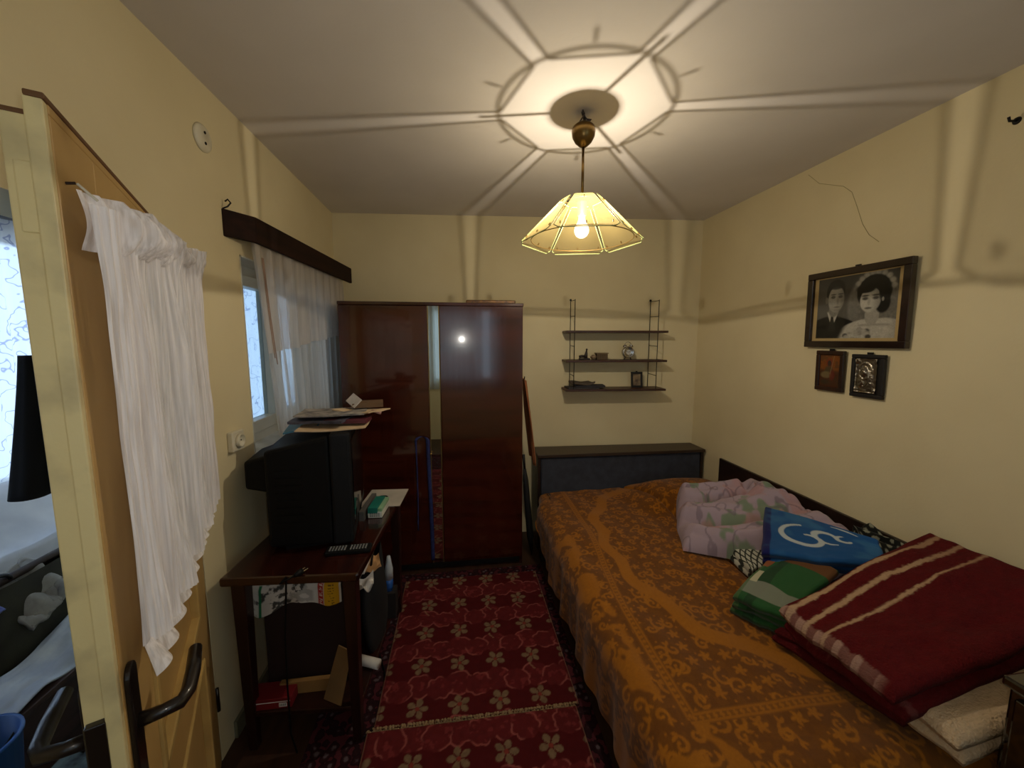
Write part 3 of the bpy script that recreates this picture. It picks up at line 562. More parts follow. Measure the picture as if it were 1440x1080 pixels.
MB().box(.414, .418, 2.605, 2.635, 1.24, 1.30).build('hook_plate', m_iron, hk); MB().tube([(.417, 2.62, 1.28), (.436, 2.62, 1.275), (.446, 2.62, 1.285), (.447, 2.62, 1.30)], .004, 8).build('hook_arm', m_iron, hk, smooth=True)
um = thing('umbrella', 'black folded umbrella leaning between the wardrobe and the bed', 'umbrella', (.50, 2.60, 0))
u0 = np.array([.495, 2.57, .012]); u1 = np.array([.438, 2.60, .75]); ud = u1-u0
MB().tube([u0, u0+ud*.05], [.004, .006], 8).build('tip', m_iron, um); MB().tube([u0+ud*.05, u0+ud*.2, u0+ud*.75, u0+ud*.86], [.010, .024, .020, .010], 14).build('folded_canopy', M('umbrella_black', (14, 13, 15), .7), um, smooth=True)
MB().tube([u0+ud*.86, u0+ud], [.008, .010], 10).build('handle', m_black, um, smooth=True)
# ================================================================ string shelf on the end wall
we = np.array([XR-XL, YBR-YBL, 0]); we /= np.linalg.norm(we); wn = np.array([we[1], -we[0], 0])   # along the wall, and out of it
def wp(x, out, z): x0 = (x-XL)/we[0]; return np.array([XL, YBL, 0])+we*x0+wn*out+np.array([0, 0, z])
sh = thing('wall_shelf', 'three-tier wall shelf of brown boards on black wire ladders', 'shelf', tuple(wp(1.16, .0, 1.17)))
m_shw = wood('shelf_board', (70, 38, 22), (46, 24, 13), 'x', .45)
SD = .165; boards = (1.620, 1.403, 1.186)
for zb_ in boards:
    MB().obox(wp(.79, .004, 0), we, wn, Z, 0, .765, 0, SD, zb_-.016, zb_).build('shelf_board', m_shw, sh, bevel=.002)
for xs in (.852, 1.478):
    ld = MB()
    for out in (.006, SD-.008): ld.tube([wp(xs, out, 1.168), wp(xs, out, 1.850 if out < .1 else 1.846)], .0028, 8)
    for zr in (1.846, 1.730, 1.51, 1.29, 1.175): ld.tube([wp(xs, .006, zr), wp(xs, SD-.008, zr-.006)], .0024, 6)
    lo = ld.build('wire_ladder', m_iron, sh, smooth=True)
    MB().lathe([(.008, 0), (.008, .006), (0, .007)], wp(xs, 0, 1.855), wn, 12).build('wall_peg', m_iron, lo)
# things on the middle board
zm, zl = boards[1], boards[2]
ac = thing('alarm_clock', 'silver twin-bell alarm clock on the middle shelf board', 'clock', tuple(wp(1.275, .09, zm)))
m_chr = M('clock_chrome', (200, 196, 190), .2, metal=1)
cc = wp(1.275, .10, zm+.057)
MB().lathe([(.0, -.02), (.036, -.02), (.043, -.014), (.043, .016), (.040, .02), (.037, .018)], cc, wn, 32).build('case', m_chr, ac, smooth=True)
MB().lathe([(.037, 0), (.0, .001)], cc+wn*.0175, wn, 32, cap=False).build('dial', M('dial_white', (206, 202, 196), .4), ac)
for k in range(12):
    a = k*math.pi/6; q = cc+wn*.019+we*.029*math.sin(a)+np.array([0, 0, .029*math.cos(a)]); MB().obox(q, we, wn, Z, -.0014, .0014, 0, .001, -.003, .003).build('hour_mark', m_print, ac)
for a, l in ((.9, .018), (-1.2, .026)): MB().tube([cc+wn*.02, cc+wn*.02+we*l*math.sin(a)+np.array([0, 0, l*math.cos(a)])], .0014, 6).build('hand', m_black, ac)
for k in (-1, 1):
    MB().lathe([(.016, 0), (.0155, .005), (.011, .011), (0, .014)], cc+we*.024*k+np.array([0, 0, .042]), we*.45*k+np.array([0, 0, .9]), 18).build('bell', m_chr, ac, smooth=True)
    MB().tube([cc+we*.018*k+np.array([0, 0, -.038]), cc+we*.027*k+np.array([0, 0, -.057])], .004, 8).build('foot', m_iron, ac)
MB().tube([cc+we*.026*math.cos(a)+np.array([0, 0, .048+.028*math.sin(a)]) for a in np.linspace(0, math.pi, 13)], .002, 6).build('carry_loop', m_chr, ac, smooth=True)
fg = thing('figurine', 'small dark seated figurine on the middle shelf board', 'figurine', tuple(wp(.955, .09, zm)))
m_fig = M('dark_bronze_figurine', (40, 30, 24), .5)
q = wp(.955, .09, zm); E3 = np.array([0, 0, 1.0])
MB().obox(q, we, wn, Z, -.05, .03, -.02, .02, 0, .012).build('plinth', m_fig, fg, bevel=.003)
MB().tube([q+E3*.012, q+E3*.035+we*.002, q+E3*.055+we*.004, q+E3*.068+we*.006], [.014, .012, .008, .006], 12).build('torso', m_fig, fg, smooth=True); MB().lathe([(0, -.009), (.006, -.006), (.008, 0), (.006, .006), (0, .009)], q+E3*.076+we*.007, Z, 12).build('head', m_fig, fg, smooth=True)
MB().tube([q-we*.05+E3*.022, q-we*.03+E3*.026, q+E3*.024], [.010, .011, .009], 10).build('lying_leg', m_fig, fg, smooth=True)
sv = wp(1.012, .10, zm+.02); sb_ = MB().lathe([(0, -.02), (.014, -.015), (.024, -.003), (.024, .004), (.015, .014), (.006, .018), (.0, .017)], sv, Z, 22).build('seashell', M('shell_pale', (150, 128, 100), .5, (110, 88, 64), scale=60), smooth=True); tag(sb_, 'pale rounded seashell beside the little basket on the shelf', 'shell')
bk = thing('trinket_basket', 'small woven brown trinket basket on the middle shelf board', 'basket', tuple(wp(1.075, .09, zm)))
q = wp(1.075, .09, zm)
MB().obox(q, we, wn, Z, -.042, .042, -.03, .03, .0, .044).build('basket_body', M('basket_brown', (74, 52, 32), .8, (44, 30, 18), scale=90), bk, bevel=.003); MB().obox(q, we, wn, Z, -.046, .046, -.034, .034, .044, .052).build('basket_rim', M('basket_rim', (120, 100, 70), .7), bk, bevel=.002)
for k in range(9): MB().obox(q, we, wn, Z, -.040+k*.0095, -.0365+k*.0095, .03, .0325, .002, .044).build('basket_stake', MATS['basket_rim'], bk)
# things on the bottom board
pf = thing('photo_frame', 'small dark framed photograph standing on the bottom shelf board', 'picture frame', tuple(wp(1.365, .06, zl)))
q = wp(1.365, .07, zl); tl_ = wn*-.12+E3*.99
for a0, a1, b0, b1 in ((-.045, .045, 0, .016), (-.045, .045, .105, .121), (-.045, -.03, .016, .105), (.03, .045, .016, .105)): MB().obox(q, we, wn, tl_, a0, a1, 0, .012, b0, b1).build('frame_bar', m_black, pf, bevel=.002)
MB().obox(q, we, wn, tl_, -.03, .03, .001, .005, .016, .105).build('print', M('old_print', (150, 128, 96), .5, (80, 62, 46), scale=26), pf)
MB().obox(q, we, wn, tl_, -.006, .006, .0, .008, .121, .128).build('hanger', m_iron, pf); MB().tube([q+tl_*.08, q-wn*.03], .003, 6).build('strut', m_black, pf)
for i, (xc, w1_, d1_, th_, ro, c_, lb, nm) in enumerate(((.93, .24, .13, .012, .05, (62, 58, 58), 'grey folder at the bottom of the heap on the lowest shelf board', 'folder'), (.99, .22, .12, .012, -.12, (44, 42, 50), 'dark book lying on the folder on the lowest shelf board', 'book'), (.93, .17, .11, .014, .2, (86, 74, 62), 'crumpled brown papers topping the heap on the lowest shelf board', 'papers'))):
    z0 = zl+(0, .013, .026)[i]; c3 = wp(xc, .085, z0)
    sheetmesh(nm, c3, w1_, d1_, ro-.07, th_, M('shelf_paper_%d' % i, c_, .8), lb, nm, curl=(0, 0, .02)[i], sd=40+i)
# ================================================================ ceiling lamp
lx, ly = LAMP; RIM, TOP = 1.955, 2.120; RB, RT = .262, .092
m_brass = M('aged_brass', (134, 108, 62), .3, (104, 82, 46), scale=20, metal=.9)
la = thing('pendant_lamp', 'brass pendant lamp with a six-panel yellowish glass shade, switched on', 'lamp', (lx, ly, CEIL))
MB().lathe([(.0, 2.410), (.034, 2.409), (.044, 2.400), (.048, 2.385), (.045, 2.365), (.034, 2.345), (.018, 2.330), (.010, 2.325), (0, 2.325)][::-1], (lx, ly, 0), Z, 32).build('ceiling_cup', m_brass, la, smooth=True)
MB().tube([(lx, ly, 2.41), (lx+.004, ly, 2.43), (lx-.004, ly+.003, CEIL)], .006, 8).build('ceiling_hook', m_iron, la, smooth=True)
for k, (ax_, ay_) in enumerate(((.018, .0), (-.012, .01), (.022, -.012))): MB().tube([(lx+ax_*.3, ly, 2.408), (lx+ax_*1.2, ly+ay_, 2.425), (lx+ax_*.2, ly-ay_, 2.44), (lx-ax_*.4, ly+ay_, CEIL)], .0032, 6).build('wire', M('wire_insulation', (60, 52, 54), .6), la, smooth=True)
MB().tube([(lx, ly, 2.327), (lx, ly, 2.122)], .0058, 12).build('rod', m_brass, la, smooth=True)
MB().lathe([(.0, 2.126), (.020, 2.126), (.037, 2.122), (.037, 2.119), (.020, 2.112), (.019, 2.06), (0, 2.058)][::-1], (lx, ly, 0), Z, 28).build('lamp_holder', M('holder_dark', (58, 46, 34), .5), la, smooth=True)
HA = R(-103)
def hexp(r, z, a): return np.array([lx+r*math.cos(a), ly+r*math.sin(a), z])
m_wire = M('brass_wire', (120, 92, 44), .4, metal=.7)
sp3 = MB()
for k in range(3):
    a = HA+R(60)*2*k+R(30); sp3.tube([hexp(.03, 2.119, a), hexp(.10, 2.108, a)], .0022, 6)
sp3.build('spider', m_wire, la)
def shade_mat():
    m, nt, b, out = newmat('shade_glass'); nt.nodes.remove(b)
    wv = node(nt, 'ShaderNodeTexWave'); wv.inputs['Scale'].default_value = 130; wv.inputs['Distortion'].default_value = 1.2; wv.wave_type = 'BANDS'; wv.bands_direction = 'DIAGONAL'
    nt.links.new(coords(nt), wv.inputs['Vector'])
    mc = node(nt, 'ShaderNodeMix', data_type='RGBA'); mc.inputs[6].default_value = L4((190, 164, 98)); mc.inputs[7].default_value = L4((234, 212, 148)); nt.links.new(wv.outputs[0], mc.inputs[0])
    d = node(nt, 'ShaderNodeBsdfDiffuse'); t = node(nt, 'ShaderNodeBsdfTranslucent'); tr = node(nt, 'ShaderNodeBsdfTransparent'); g = node(nt, 'ShaderNodeBsdfGlossy'); g.inputs['Roughness'].default_value = .08
    for q_ in (d, t): nt.links.new(mc.outputs[2], q_.inputs[0])
    tr.inputs[0].default_value = (.93, .925, .90, 1)
    m1 = node(nt, 'ShaderNodeMixShader'); m1.inputs[0].default_value = .72; nt.links.new(d.outputs[0], m1.inputs[1]); nt.links.new(t.outputs[0], m1.inputs[2])
    m2 = node(nt, 'ShaderNodeMixShader'); m2.inputs[0].default_value = .15; nt.links.new(tr.outputs[0], m2.inputs[1]); nt.links.new(m1.outputs[0], m2.inputs[2])
    m3 = node(nt, 'ShaderNodeMixShader'); m3.inputs[0].default_value = .04; nt.links.new(m2.outputs[0], m3.inputs[1]); nt.links.new(g.outputs[0], m3.inputs[2]); nt.links.new(m3.outputs[0], out.inputs[0]); return m
m_shade = shade_mat(); c30 = math.cos(R(30))
for k in range(6):
    a = HA+R(60)*k; nr = np.array([math.cos(a), math.sin(a), 0]); sd_ = np.array([-math.sin(a), math.cos(a), 0])
    pt = np.array([lx, ly, TOP])+nr*RT*c30; pb = np.array([lx, ly, RIM])+nr*RB*c30; dv = pb-pt; Ls = np.linalg.norm(dv); dv /= Ls
    ht, hb = RT/2-.009, RB/2-.013; ch = .016
    poly = [(-ht, 0), (ht, 0), (hb, Ls-ch), (hb-ch, Ls), (-hb+ch, Ls), (-hb, Ls-ch)]
    po = MB().prism(poly, pt, sd_, dv, np.cross(sd_, dv), -.0015, .0015).build('glass_panel', m_shade, la)
    ed = MB()
    for (p0_, q0_), (p1_, q1_) in zip(poly, poly[1:]+poly[:1]): ed.tube([pt+sd_*p0_+dv*q0_, pt+sd_*p1_+dv*q1_], .0017, 4)
    ed.build('panel_edge', M('glass_edge_green', (176, 190, 130), .3), po)
    for (p0_, q0_) in ((0, .018), (0, Ls-.028), (hb*.8, Ls-.03), (-hb*.8, Ls-.03)):
        MB().obox(pt+sd_*p0_+dv*q0_, sd_, dv, np.cross(sd_, dv), -.0015, .0015, -.005, .005, -.003, .003).build('clip', m_wire, po)
rg = MB(); nseg = 48
rg.tube([hexp((RB*c30-.018), RIM+.010, 2*math.pi*k/nseg) for k in range(nseg+1)], .0018, 6, cap=False).tube([hexp(RT*c30+.002, TOP-.012, 2*math.pi*k/nseg) for k in range(nseg+1)], .0018, 6, cap=False)
rg.build('wire_ring', m_wire, la, smooth=True)
def bulb_mat():
    m, nt, b, out = newmat('bulb_glass'); nt.nodes.remove(b)
    e = node(nt, 'ShaderNodeEmission'); e.inputs[0].default_value = (1.0, .86, .62, 1); e.inputs[1].default_value = 5.0
    tr = node(nt, 'ShaderNodeBsdfTransparent'); mx = node(nt, 'ShaderNodeMixShader'); mx.inputs[0].default_value = .3
    nt.links.new(tr.outputs[0], mx.inputs[1]); nt.links.new(e.outputs[0], mx.inputs[2]); nt.links.new(mx.outputs[0], out.inputs[0]); return m
MB().lathe([(0, -.030), (.012, -.0275), (.022, -.0205), (.0285, -.009), (.030, .002), (.027, .016), (.019, .032), (.014, .045), (.013, .062)], (lx, ly, 2.0), Z, 28, cap=False).build('bulb', bulb_mat(), la, smooth=True)
ld_ = bpy.data.lights.new('bulb_light', 'POINT'); ld_.energy = BULB_W; ld_.color = BULB_COL; ld_.shadow_soft_size = .0035
lo_ = bpy.data.objects.new('bulb_light', ld_); COL.objects.link(lo_); lo_.location = (lx, ly, 1.999)
# ================================================================ carpet and rugs
def carpet_mat():
    m, nt, b, out = newmat('carpet_dark_pattern'); b.inputs['Roughness'].default_value = .95; b.inputs['Specular IOR Level'].default_value = .1
    v = coords(nt); vo_ = node(nt, 'ShaderNodeTexVoronoi'); vo_.inputs['Scale'].default_value = 26; vo_.inputs['Randomness'].default_value = .75
    n2 = node(nt, 'ShaderNodeTexNoise'); n2.inputs['Scale'].default_value = 34; n2.inputs['Detail'].default_value = 3
    nt.links.new(v, vo_.inputs['Vector']); nt.links.new(v, n2.inputs['Vector'])
    mu = node(nt, 'ShaderNodeMath', operation='ADD'); nt.links.new(vo_.outputs['Distance'], mu.inputs[0]); nt.links.new(n2.outputs[0], mu.inputs[1])
    rp = node(nt, 'ShaderNodeValToRGB'); e = rp.color_ramp.elements; e[0].position = .55; e[0].color = L4((92, 78, 82)); e[1].position = .68; e[1].color = L4((48, 26, 30))
    e2 = rp.color_ramp.elements.new(.95); e2.color = L4((34, 18, 22)); e3 = rp.color_ramp.elements.new(1.1 if False else .99); e3.color = L4((78, 34, 40))
    mr = node(nt, 'ShaderNodeMath', operation='MULTIPLY'); mr.inputs[1].default_value = .9; nt.links.new(mu.outputs[0], mr.inputs[0]); nt.links.new(mr.outputs[0], rp.inputs[0]); nt.links.new(rp.outputs[0], b.inputs['Base Color'])
    addbump(nt, b, v, 240, .4); return m
cp_ = MB().box(-.60, .535, -.2, 2.46, 0, .006).build('carpet', carpet_mat()); tag(cp_, 'dark patterned carpet lying beneath the red rugs', 'carpet')
def rug(name, x0, x1, y0, y1, label, sd, fringe):
    nx, ny = int((x1-x0)/.0045), int((y1-y0)/.0045)
    X, Y = np.meshgrid(np.linspace(x0, x1, nx), np.linspace(y0, y1, ny), indexing='ij')
    wx, wy = X+.006*(vn(X*22, Y*22, 1)-.5), Y+.006*(vn(X*22, Y*22, 2)-.5)
    c = lin((90, 14, 17))*np.ones(X.shape+(1,)); c = c*(1+.25*(fbm(X*40, Y*40, 3)[..., None]-.5))
    cw, rh = .174, .2135; oy = 1.694; ox = -.022
    row = np.floor((wy-oy)/rh+.5); dy = wy-oy-row*rh; ry = dy
    colx = np.floor((wx-ox)/cw+.5); dx = wx-ox-colx*cw
    # roses between the flower rows
    for fy, fx, rad, k in ((.5, .0, .066, 5), (.42, .5, .060, 7)):
        r_ = np.floor((wy-oy)/rh-fy+.5); dy2 = wy-oy-(r_+fy)*rh; c_ = np.floor((wx-ox)/cw-fx+.5); dx2 = wx-ox-(c_+fx)*cw
        r2 = np.hypot(dx2, dy2*1.05); th = np.arctan2(dy2, dx2); sc = rad*(.92+.12*np.abs(np.sin(k*.5*th+r_*1.7+c_*2.3))+.03*np.sin((k+2)*th+c_))
        ins = ss(1.0, .95, r2/sc); edge = ss(.84, .92, r2/sc)*ss(1.02, .97, r2/sc)*ss(-.5, .3, np.sin(th*2+c_*1.9+.8*r_)+vn(X*30, Y*30, 4)-.5)
        body = lin((104, 28, 30))*(.8+.5*fbm(wx*55, wy*55, 6)[..., None])
        c = c*(1-ins[..., None])+body*ins[..., None]; c = c*(1-.8*edge[..., None])+.8*edge[..., None]*lin((178, 96, 88))
        pk = ss(.62, .72, fbm(wx*45, wy*45, 8))*ins; c = c*(1-.45*pk[..., None])+.45*pk[..., None]*lin((158, 62, 62))
    # five petal flowers
    r = np.hypot(dx, dy); th = np.arctan2(dy, dx)+.6*np.sin(colx*2.1+row); pet = np.abs(np.cos(2.5*th)); R0 = .047
    fl = ss(.32, .42, pet)*ss(1.0, .9, r/(R0*(.45+.6*pet)))*ss(.008, .012, r)
    ctr = ss(.010, .008, r)
    stem = ss(.0045, .003, np.abs(dx-.02*np.sin(dy*40)))*((dy < -.045)*(dy > -.085))*(vn(colx*.7, row*.7, 5) > .4)
    pc = lin((142, 114, 86))*(.75+.4*vn(wx*90, wy*90, 7)[..., None])
    c = c*(1-fl[..., None])+pc*fl[..., None]; c = c*(1-ctr[..., None])+ctr[..., None]*lin((150, 60, 50)); c = c*(1-stem[..., None]*.7)+stem[..., None]*.7*lin((170, 130, 100))
    bd = np.minimum(np.minimum(X-x0, x1-X), 9); b1 = ss(.009, .006, bd); c = c*(1-b1[..., None])+b1[..., None]*lin((150, 110, 88)); b2 = ss(.016, .013, bd)*ss(.010, .013, bd); c = c*(1-.6*b2[..., None])+.6*b2[..., None]*lin((70, 16, 20))
    Zt = .016+.0025*vn(X*60, Y*60, 9)+.004*vn(X*4, Y*4, 10); ed = np.minimum(np.minimum(X-x0, x1-X), np.minimum(Y-y0, y1-Y)); Zt = np.where(ed <= 1e-6, .006, Zt)
    o = gridmesh('rug_pile', np.stack([X, Y, Zt], -1), VC('rug_wool', .95, .5, 400), None, col=c*.74)
    o.name = name; tag(o, label, 'rug')
    fm = M('rug_fringe', (158, 128, 92), .95)
    for y in fringe:
        fb = MB(); rnd = random.Random(sd)
        for k in range(int((x1-x0)/.012)):
            xx = x0+.004+k*.012; fb.tube([(xx, y, .016), (xx+rnd.uniform(-.004, .004), y+rnd.uniform(-.004, .004)+(.006 if y > (y0+y1)/2 else -.006), .013)], .0065, 5)
        f_ = fb.build('fringe', fm, o); f_['kind'] = 'stuff'
    return o
rug('floral_rug', -.362, .485, 1.425, 2.375, 'red floral rug reaching the foot of the wardrobe', 1, (1.428,))
rug('floral_rug', -.385, .470, .45, 1.412, 'red floral rug beyond the fringe seam, away from the wardrobe', 2, (1.409,))
# ================================================================ bed
BZ = .455; bx0, bx1, by0, by1 = .508, 1.845, .70, 2.62
m_bedw = wood('bed_frame_dark', (42, 26, 20), (26, 16, 12), 'x', .35)
m_headt = wood('headboard_top', (62, 45, 33), (45, 32, 23), 'x', .4)
m_uph = M('slate_upholstery', (54, 57, 68), .9, (44, 47, 57), scale=18, bump=.3, bscale=300)
be = thing('double_bed', 'low double bed with slate padded headboard against the yellow corner', 'bed', (1.2, 1.66, 0))
fb = MB(); fb.box(bx0+.06, bx1, by0+.06, by1, .05, .17); fb.build('bed_base', m_bedw, be)
for x in (bx0+.07, bx1-.07):
    for y in (by0+.09, by1-.09): MB().box(x-.03, x+.03, y-.03, y+.03, 0, .05).build('foot', m_black, be)
MB().box(bx0+.045, bx1-.002, by0+.05, by1-.002, .17, BZ-.04).build('mattress', M('mattress_ticking', (170, 150, 120), .9), be, bevel=.03)
hz = .722; hx0, hx1 = .552, 1.852
q = lambda x, o_: (x, yback(x)-o_)
hd = [(hx0, 2.655), (hx1, 2.632), (hx1, yback(hx1)-.008), (hx0, yback(hx0)-.05)]
MB().prism(hd, (0, 0, 0), (1, 0, 0), (0, 1, 0), Z, hz-.022, hz).build('headboard_top', m_headt, be, bevel=.003)
MB().prism([(hx0+.004, 2.672), (hx0+.024, 2.672), (hx0+.024, yback(hx0)-.055), (hx0+.004, yback(hx0)-.055)], (0, 0, 0), (1, 0, 0), (0, 1, 0), Z, 0, hz-.022).build('headboard_side', m_bedw, be)
MB().prism([(hx1-.024, 2.65), (hx1-.004, 2.65), (hx1-.004, yback(hx1)-.015), (hx1-.024, yback(hx1)-.015)], (0, 0, 0), (1, 0, 0), (0, 1, 0), Z, 0, hz-.022).build('headboard_side', m_bedw, be)
MB().hexa([(hx0+.026, 2.628, .30), (hx1-.026, 2.628, .30), (hx1-.026, 2.66, .30), (hx0+.026, 2.66, .30), (hx0+.026, 2.672, hz-.024), (hx1-.026, 2.655, hz-.024), (hx1-.026, 2.70, hz-.024), (hx0+.026, 2.71, hz-.024)]).build('headboard_panel', m_uph, be, bevel=.012, label='slate grey padded panel')
MB().hexa([(1.848, .74, .30), (1.866, .74, .30), (1.866, 2.47, .30), (1.848, 2.47, .30), (1.848, .74, .70), (1.866, .74, .70), (1.866, 2.47, .705), (1.848, 2.47, .705)]).build('side_board', m_bedw, be, bevel=.003, label='dark board along the wall side')
# ---------------------------------------------------------------- bedspread
m_spread = VC('damask_weave', .9, .35, 500, sheen=.15)
HEM = .16; drop = BZ-HEM; rr_ = .085
na, nb = 440, 560
a = np.linspace(-.36, bx1-bx0, na)[:, None]; b = np.linspace(-.34, by1-by0-.012, nb)[None, :]
def wrap(a):                                   # arc length -> (offset along the top, drop)
    ang = np.clip((a+rr_*.78)/(rr_*1.57), 0, 1)*math.pi/2     # 0 on the side .. pi/2 on top
    off = np.where(a > rr_*.79, rr_+a-rr_*.79, np.where(a < -rr_*.78, -.0, rr_*(1-np.cos(ang))))
    dr_ = np.where(a < -rr_*.78, rr_-(a+rr_*.78), rr_*(1-np.sin(ang))); return off, np.where(a > rr_*.79, 0, dr_)
oa, da = wrap(a); ob, db = wrap(b)
oa = oa*(bx1-bx0)/oa.max()
X = bx0+oa+0*b; Y = by0+ob+0*a
hem = HEM+.20*ss(2.20, 2.56, Y)
side = np.clip(da/drop, 0, 1)
Zb = np.maximum(BZ-da-db, hem-.0*X); 
X = X-side*(.004+.012*np.sin(Y*19+1.3*np.sin(Y*7))+.006*np.sin(Y*47)); Y = Y-np.clip(db/drop, 0, 1)*.02
X = X+.055*ss(2.40, 2.60, Y)*side+.03*ss(2.45, 2.6, Y)*(oa < .1)
top = np.clip(1-(da+db)/.03, 0, 1)
def g2(x, y, cx_, cy_, sx, sy, p=4): return np.exp(-(np.abs((x-cx_)/sx)**p+np.abs((y-cy_)/sy)**p))
pil = g2(X, Y, 1.54, 2.40, .34, .20, 3.2); cr = np.interp(Y, [1.0, 1.56, 2.16, 2.40, 2.62], [1.30, 1.333, 1.335, 1.27, 1.19])
gro = np.exp(-((X-cr)/.012)**2)*ss(1.25, 1.5, Y)
Zb = Zb+top*(.105*pil+.010*ss(-.01, .06, X-cr)*ss(1.3, 1.6, Y)-.022*gro+.010*(fbm(X*4, Y*4, 3)-.5)+.004*np.sin(X*31+Y*9)*vn(X*5, Y*5, 4)-.008*ss(2.2, 2.6, Y)*ss(.9, .6, X))
# ornament: scrolling leaves, a beaded border line and a plain scalloped band around the medallion
U, V_ = bx0+a+0*b, by0+b+0*a
orn = np.zeros(U.shape); au, bv = a[:, 0]+bx0, b[0]+by0; su_, sv_ = au[1]-au[0], bv[1]-bv[0]; rn = random.Random(5)
def dab(u, v, r):
    i0, i1 = int((u-r-au[0])/su_), int((u+r-au[0])/su_)+2; j0, j1 = int((v-r-bv[0])/sv_), int((v+r-bv[0])/sv_)+2
    i0, j0 = max(i0, 0), max(j0, 0)
    if i0 >= i1 or j0 >= j1 or i0 >= na or j0 >= nb: return
    d_ = np.hypot(au[i0:i1, None]-u, bv[None, j0:j1]-v); orn[i0:i1, j0:j1] = np.maximum(orn[i0:i1, j0:j1], np.clip((r-d_)/.0025+.5, 0, 1))
def scroll(u, v, ang, R_, turn, w):
    x, y, h = u, v, ang; n_s = 22
    for k in range(n_s):
        q_ = k/(n_s-1); dab(x, y, w*(.45+.75*math.sin(math.pi*(.12+.8*q_)))); st_ = R_*.19; h += turn*(.08+.30*q_); x += st_*math.cos(h); y += st_*math.sin(h)
    dab(x, y, w*1.1)
def leaf(u, v, ang, L_, w):
    for k in range(9):
        q_ = k/8; dab(u+L_*q_*math.cos(ang+.5*q_), v+L_*q_*math.sin(ang+.5*q_), w*math.sin(math.pi*(.1+.85*q_)))
gs = .062; cu = au[0]
while cu < au[-1]:
    cv = bv[0]
    while cv < bv[-1]:
        pu, pv = cu+rn.uniform(-.014, .014), cv+rn.uniform(-.014, .014); an = rn.uniform(0, 6.28); kind = rn.random()
        if kind < .62:
            sg_ = rn.choice((-1, 1)); scroll(pu, pv, an, rn.uniform(.016, .026), sg_, .0052); leaf(pu, pv, an+2.6*sg_, .026, .006); leaf(pu, pv, an+3.6*sg_, .020, .005)
        else:
            for q_ in range(5): leaf(pu, pv, an+q_*1.256, .024, .006)
        dab(pu+.031, pv+.031, .004); cv += gs
    cu += gs
fine = ss(.55, .62, vn(U*55, V_*55, 15)); orn = np.clip(orn*(.85+.15*fine)+.10*fine*(1-orn), 0, 1)
med = (np.abs((U-1.42)/.66)**2.4+np.abs((V_-1.78)/.80)**2.4)**(1/2.4); wob = .025*np.sin(np.arctan2((V_-1.78), (U-1.42))*14)+.03*(fbm(U*7, V_*7, 16)-.5)
band = ss(.055, .042, np.abs(med-1+wob)); inner = ss(.97, .9, med)
BL = .64+.075*ss(1.3, 2.1, V_)
bead = np.minimum(np.abs(U-BL)+10*(V_ < .90), np.abs(V_-.905)+10*(U < .63)); line = ss(.005, .003, np.abs(bead-.011)); dots = ss(.0085, .006, np.minimum(np.hypot(np.abs(U-BL), (V_ % .022)-.011)+10*(V_ < .9), np.hypot(np.abs(V_-.905), (U % .022)-.011)+10*(U < .63)))
gap = ss(.022, .018, bead)
orn = orn*(1-gap)+.25*gap; orn = np.maximum(orn, np.maximum(line*.8, dots*.9)); orn = np.maximum(orn*(1-band*.0), band*.95)
# plain field patches in the outer border
patch = ss(.60, .64, fbm(U*9+9, V_*7, 17))*ss(.605, .585, np.minimum(U, V_-.30))*.85; orn = np.maximum(orn, patch)
lc, dc_ = lin((180, 110, 4)), lin((122, 70, 3))
cS = dc_+(lc-dc_)*orn[..., None]; cS = .74*cS*(.92+.16*vn(U*200, V_*200, 18)[..., None])
o = gridmesh('bedspread', np.stack([X, Y, Zb], -1), m_spread, col=cS); tag(o, 'ochre damask bedspread with scrolled ornament covering the double bed', 'bedspread')
TOPB = BZ+.012
# ---------------------------------------------------------------- heap of blankets on the bed
def bil(C4, s, t):
    A, B, C_, D = [np.array(q_, float) for q_ in C4]      # s: A->B, t: A->D
    s, t = s[..., None], t[..., None]; return A*(1-s)*(1-t)+B*s*(1-t)+C_*s*t+D*(1-s)*t
def prof(e, r): k = np.clip(e/r, 0, 1); return np.sqrt(np.clip(1-(1-k)**2, 0, 1))
def lump(name, label, cat, C4, base, mat, colf, folds, sd, n=(120, 80), r=.06, group=None):
    s, t = np.meshgrid(np.linspace(0, 1, n[0]), np.linspace(0, 1, n[1]), indexing='ij'); P = bil(C4, s, t)
    ls = np.linalg.norm(np.array(C4[1])-np.array(C4[0])); lt = np.linalg.norm(np.array(C4[3])-np.array(C4[0]))
    wob = 1+.5*(vn(s*5+sd, t*5, sd)-.5)
    pr = prof(np.minimum(np.minimum(s, 1-s)*ls, np.minimum(t, 1-t)*lt)*wob, r)
    P[..., 0] += .04*(vn(s*4, t*4, sd+1)-.5); P[..., 1] += .05*(vn(s*4, t*4, sd+2)-.5)
    H = P[..., 2]-base; P[..., 2] = base+H*pr+folds(s, t)*pr
    o = gridmesh(name, P, mat, col=colf(s, t)*.8); return tag(o, label, cat, group)
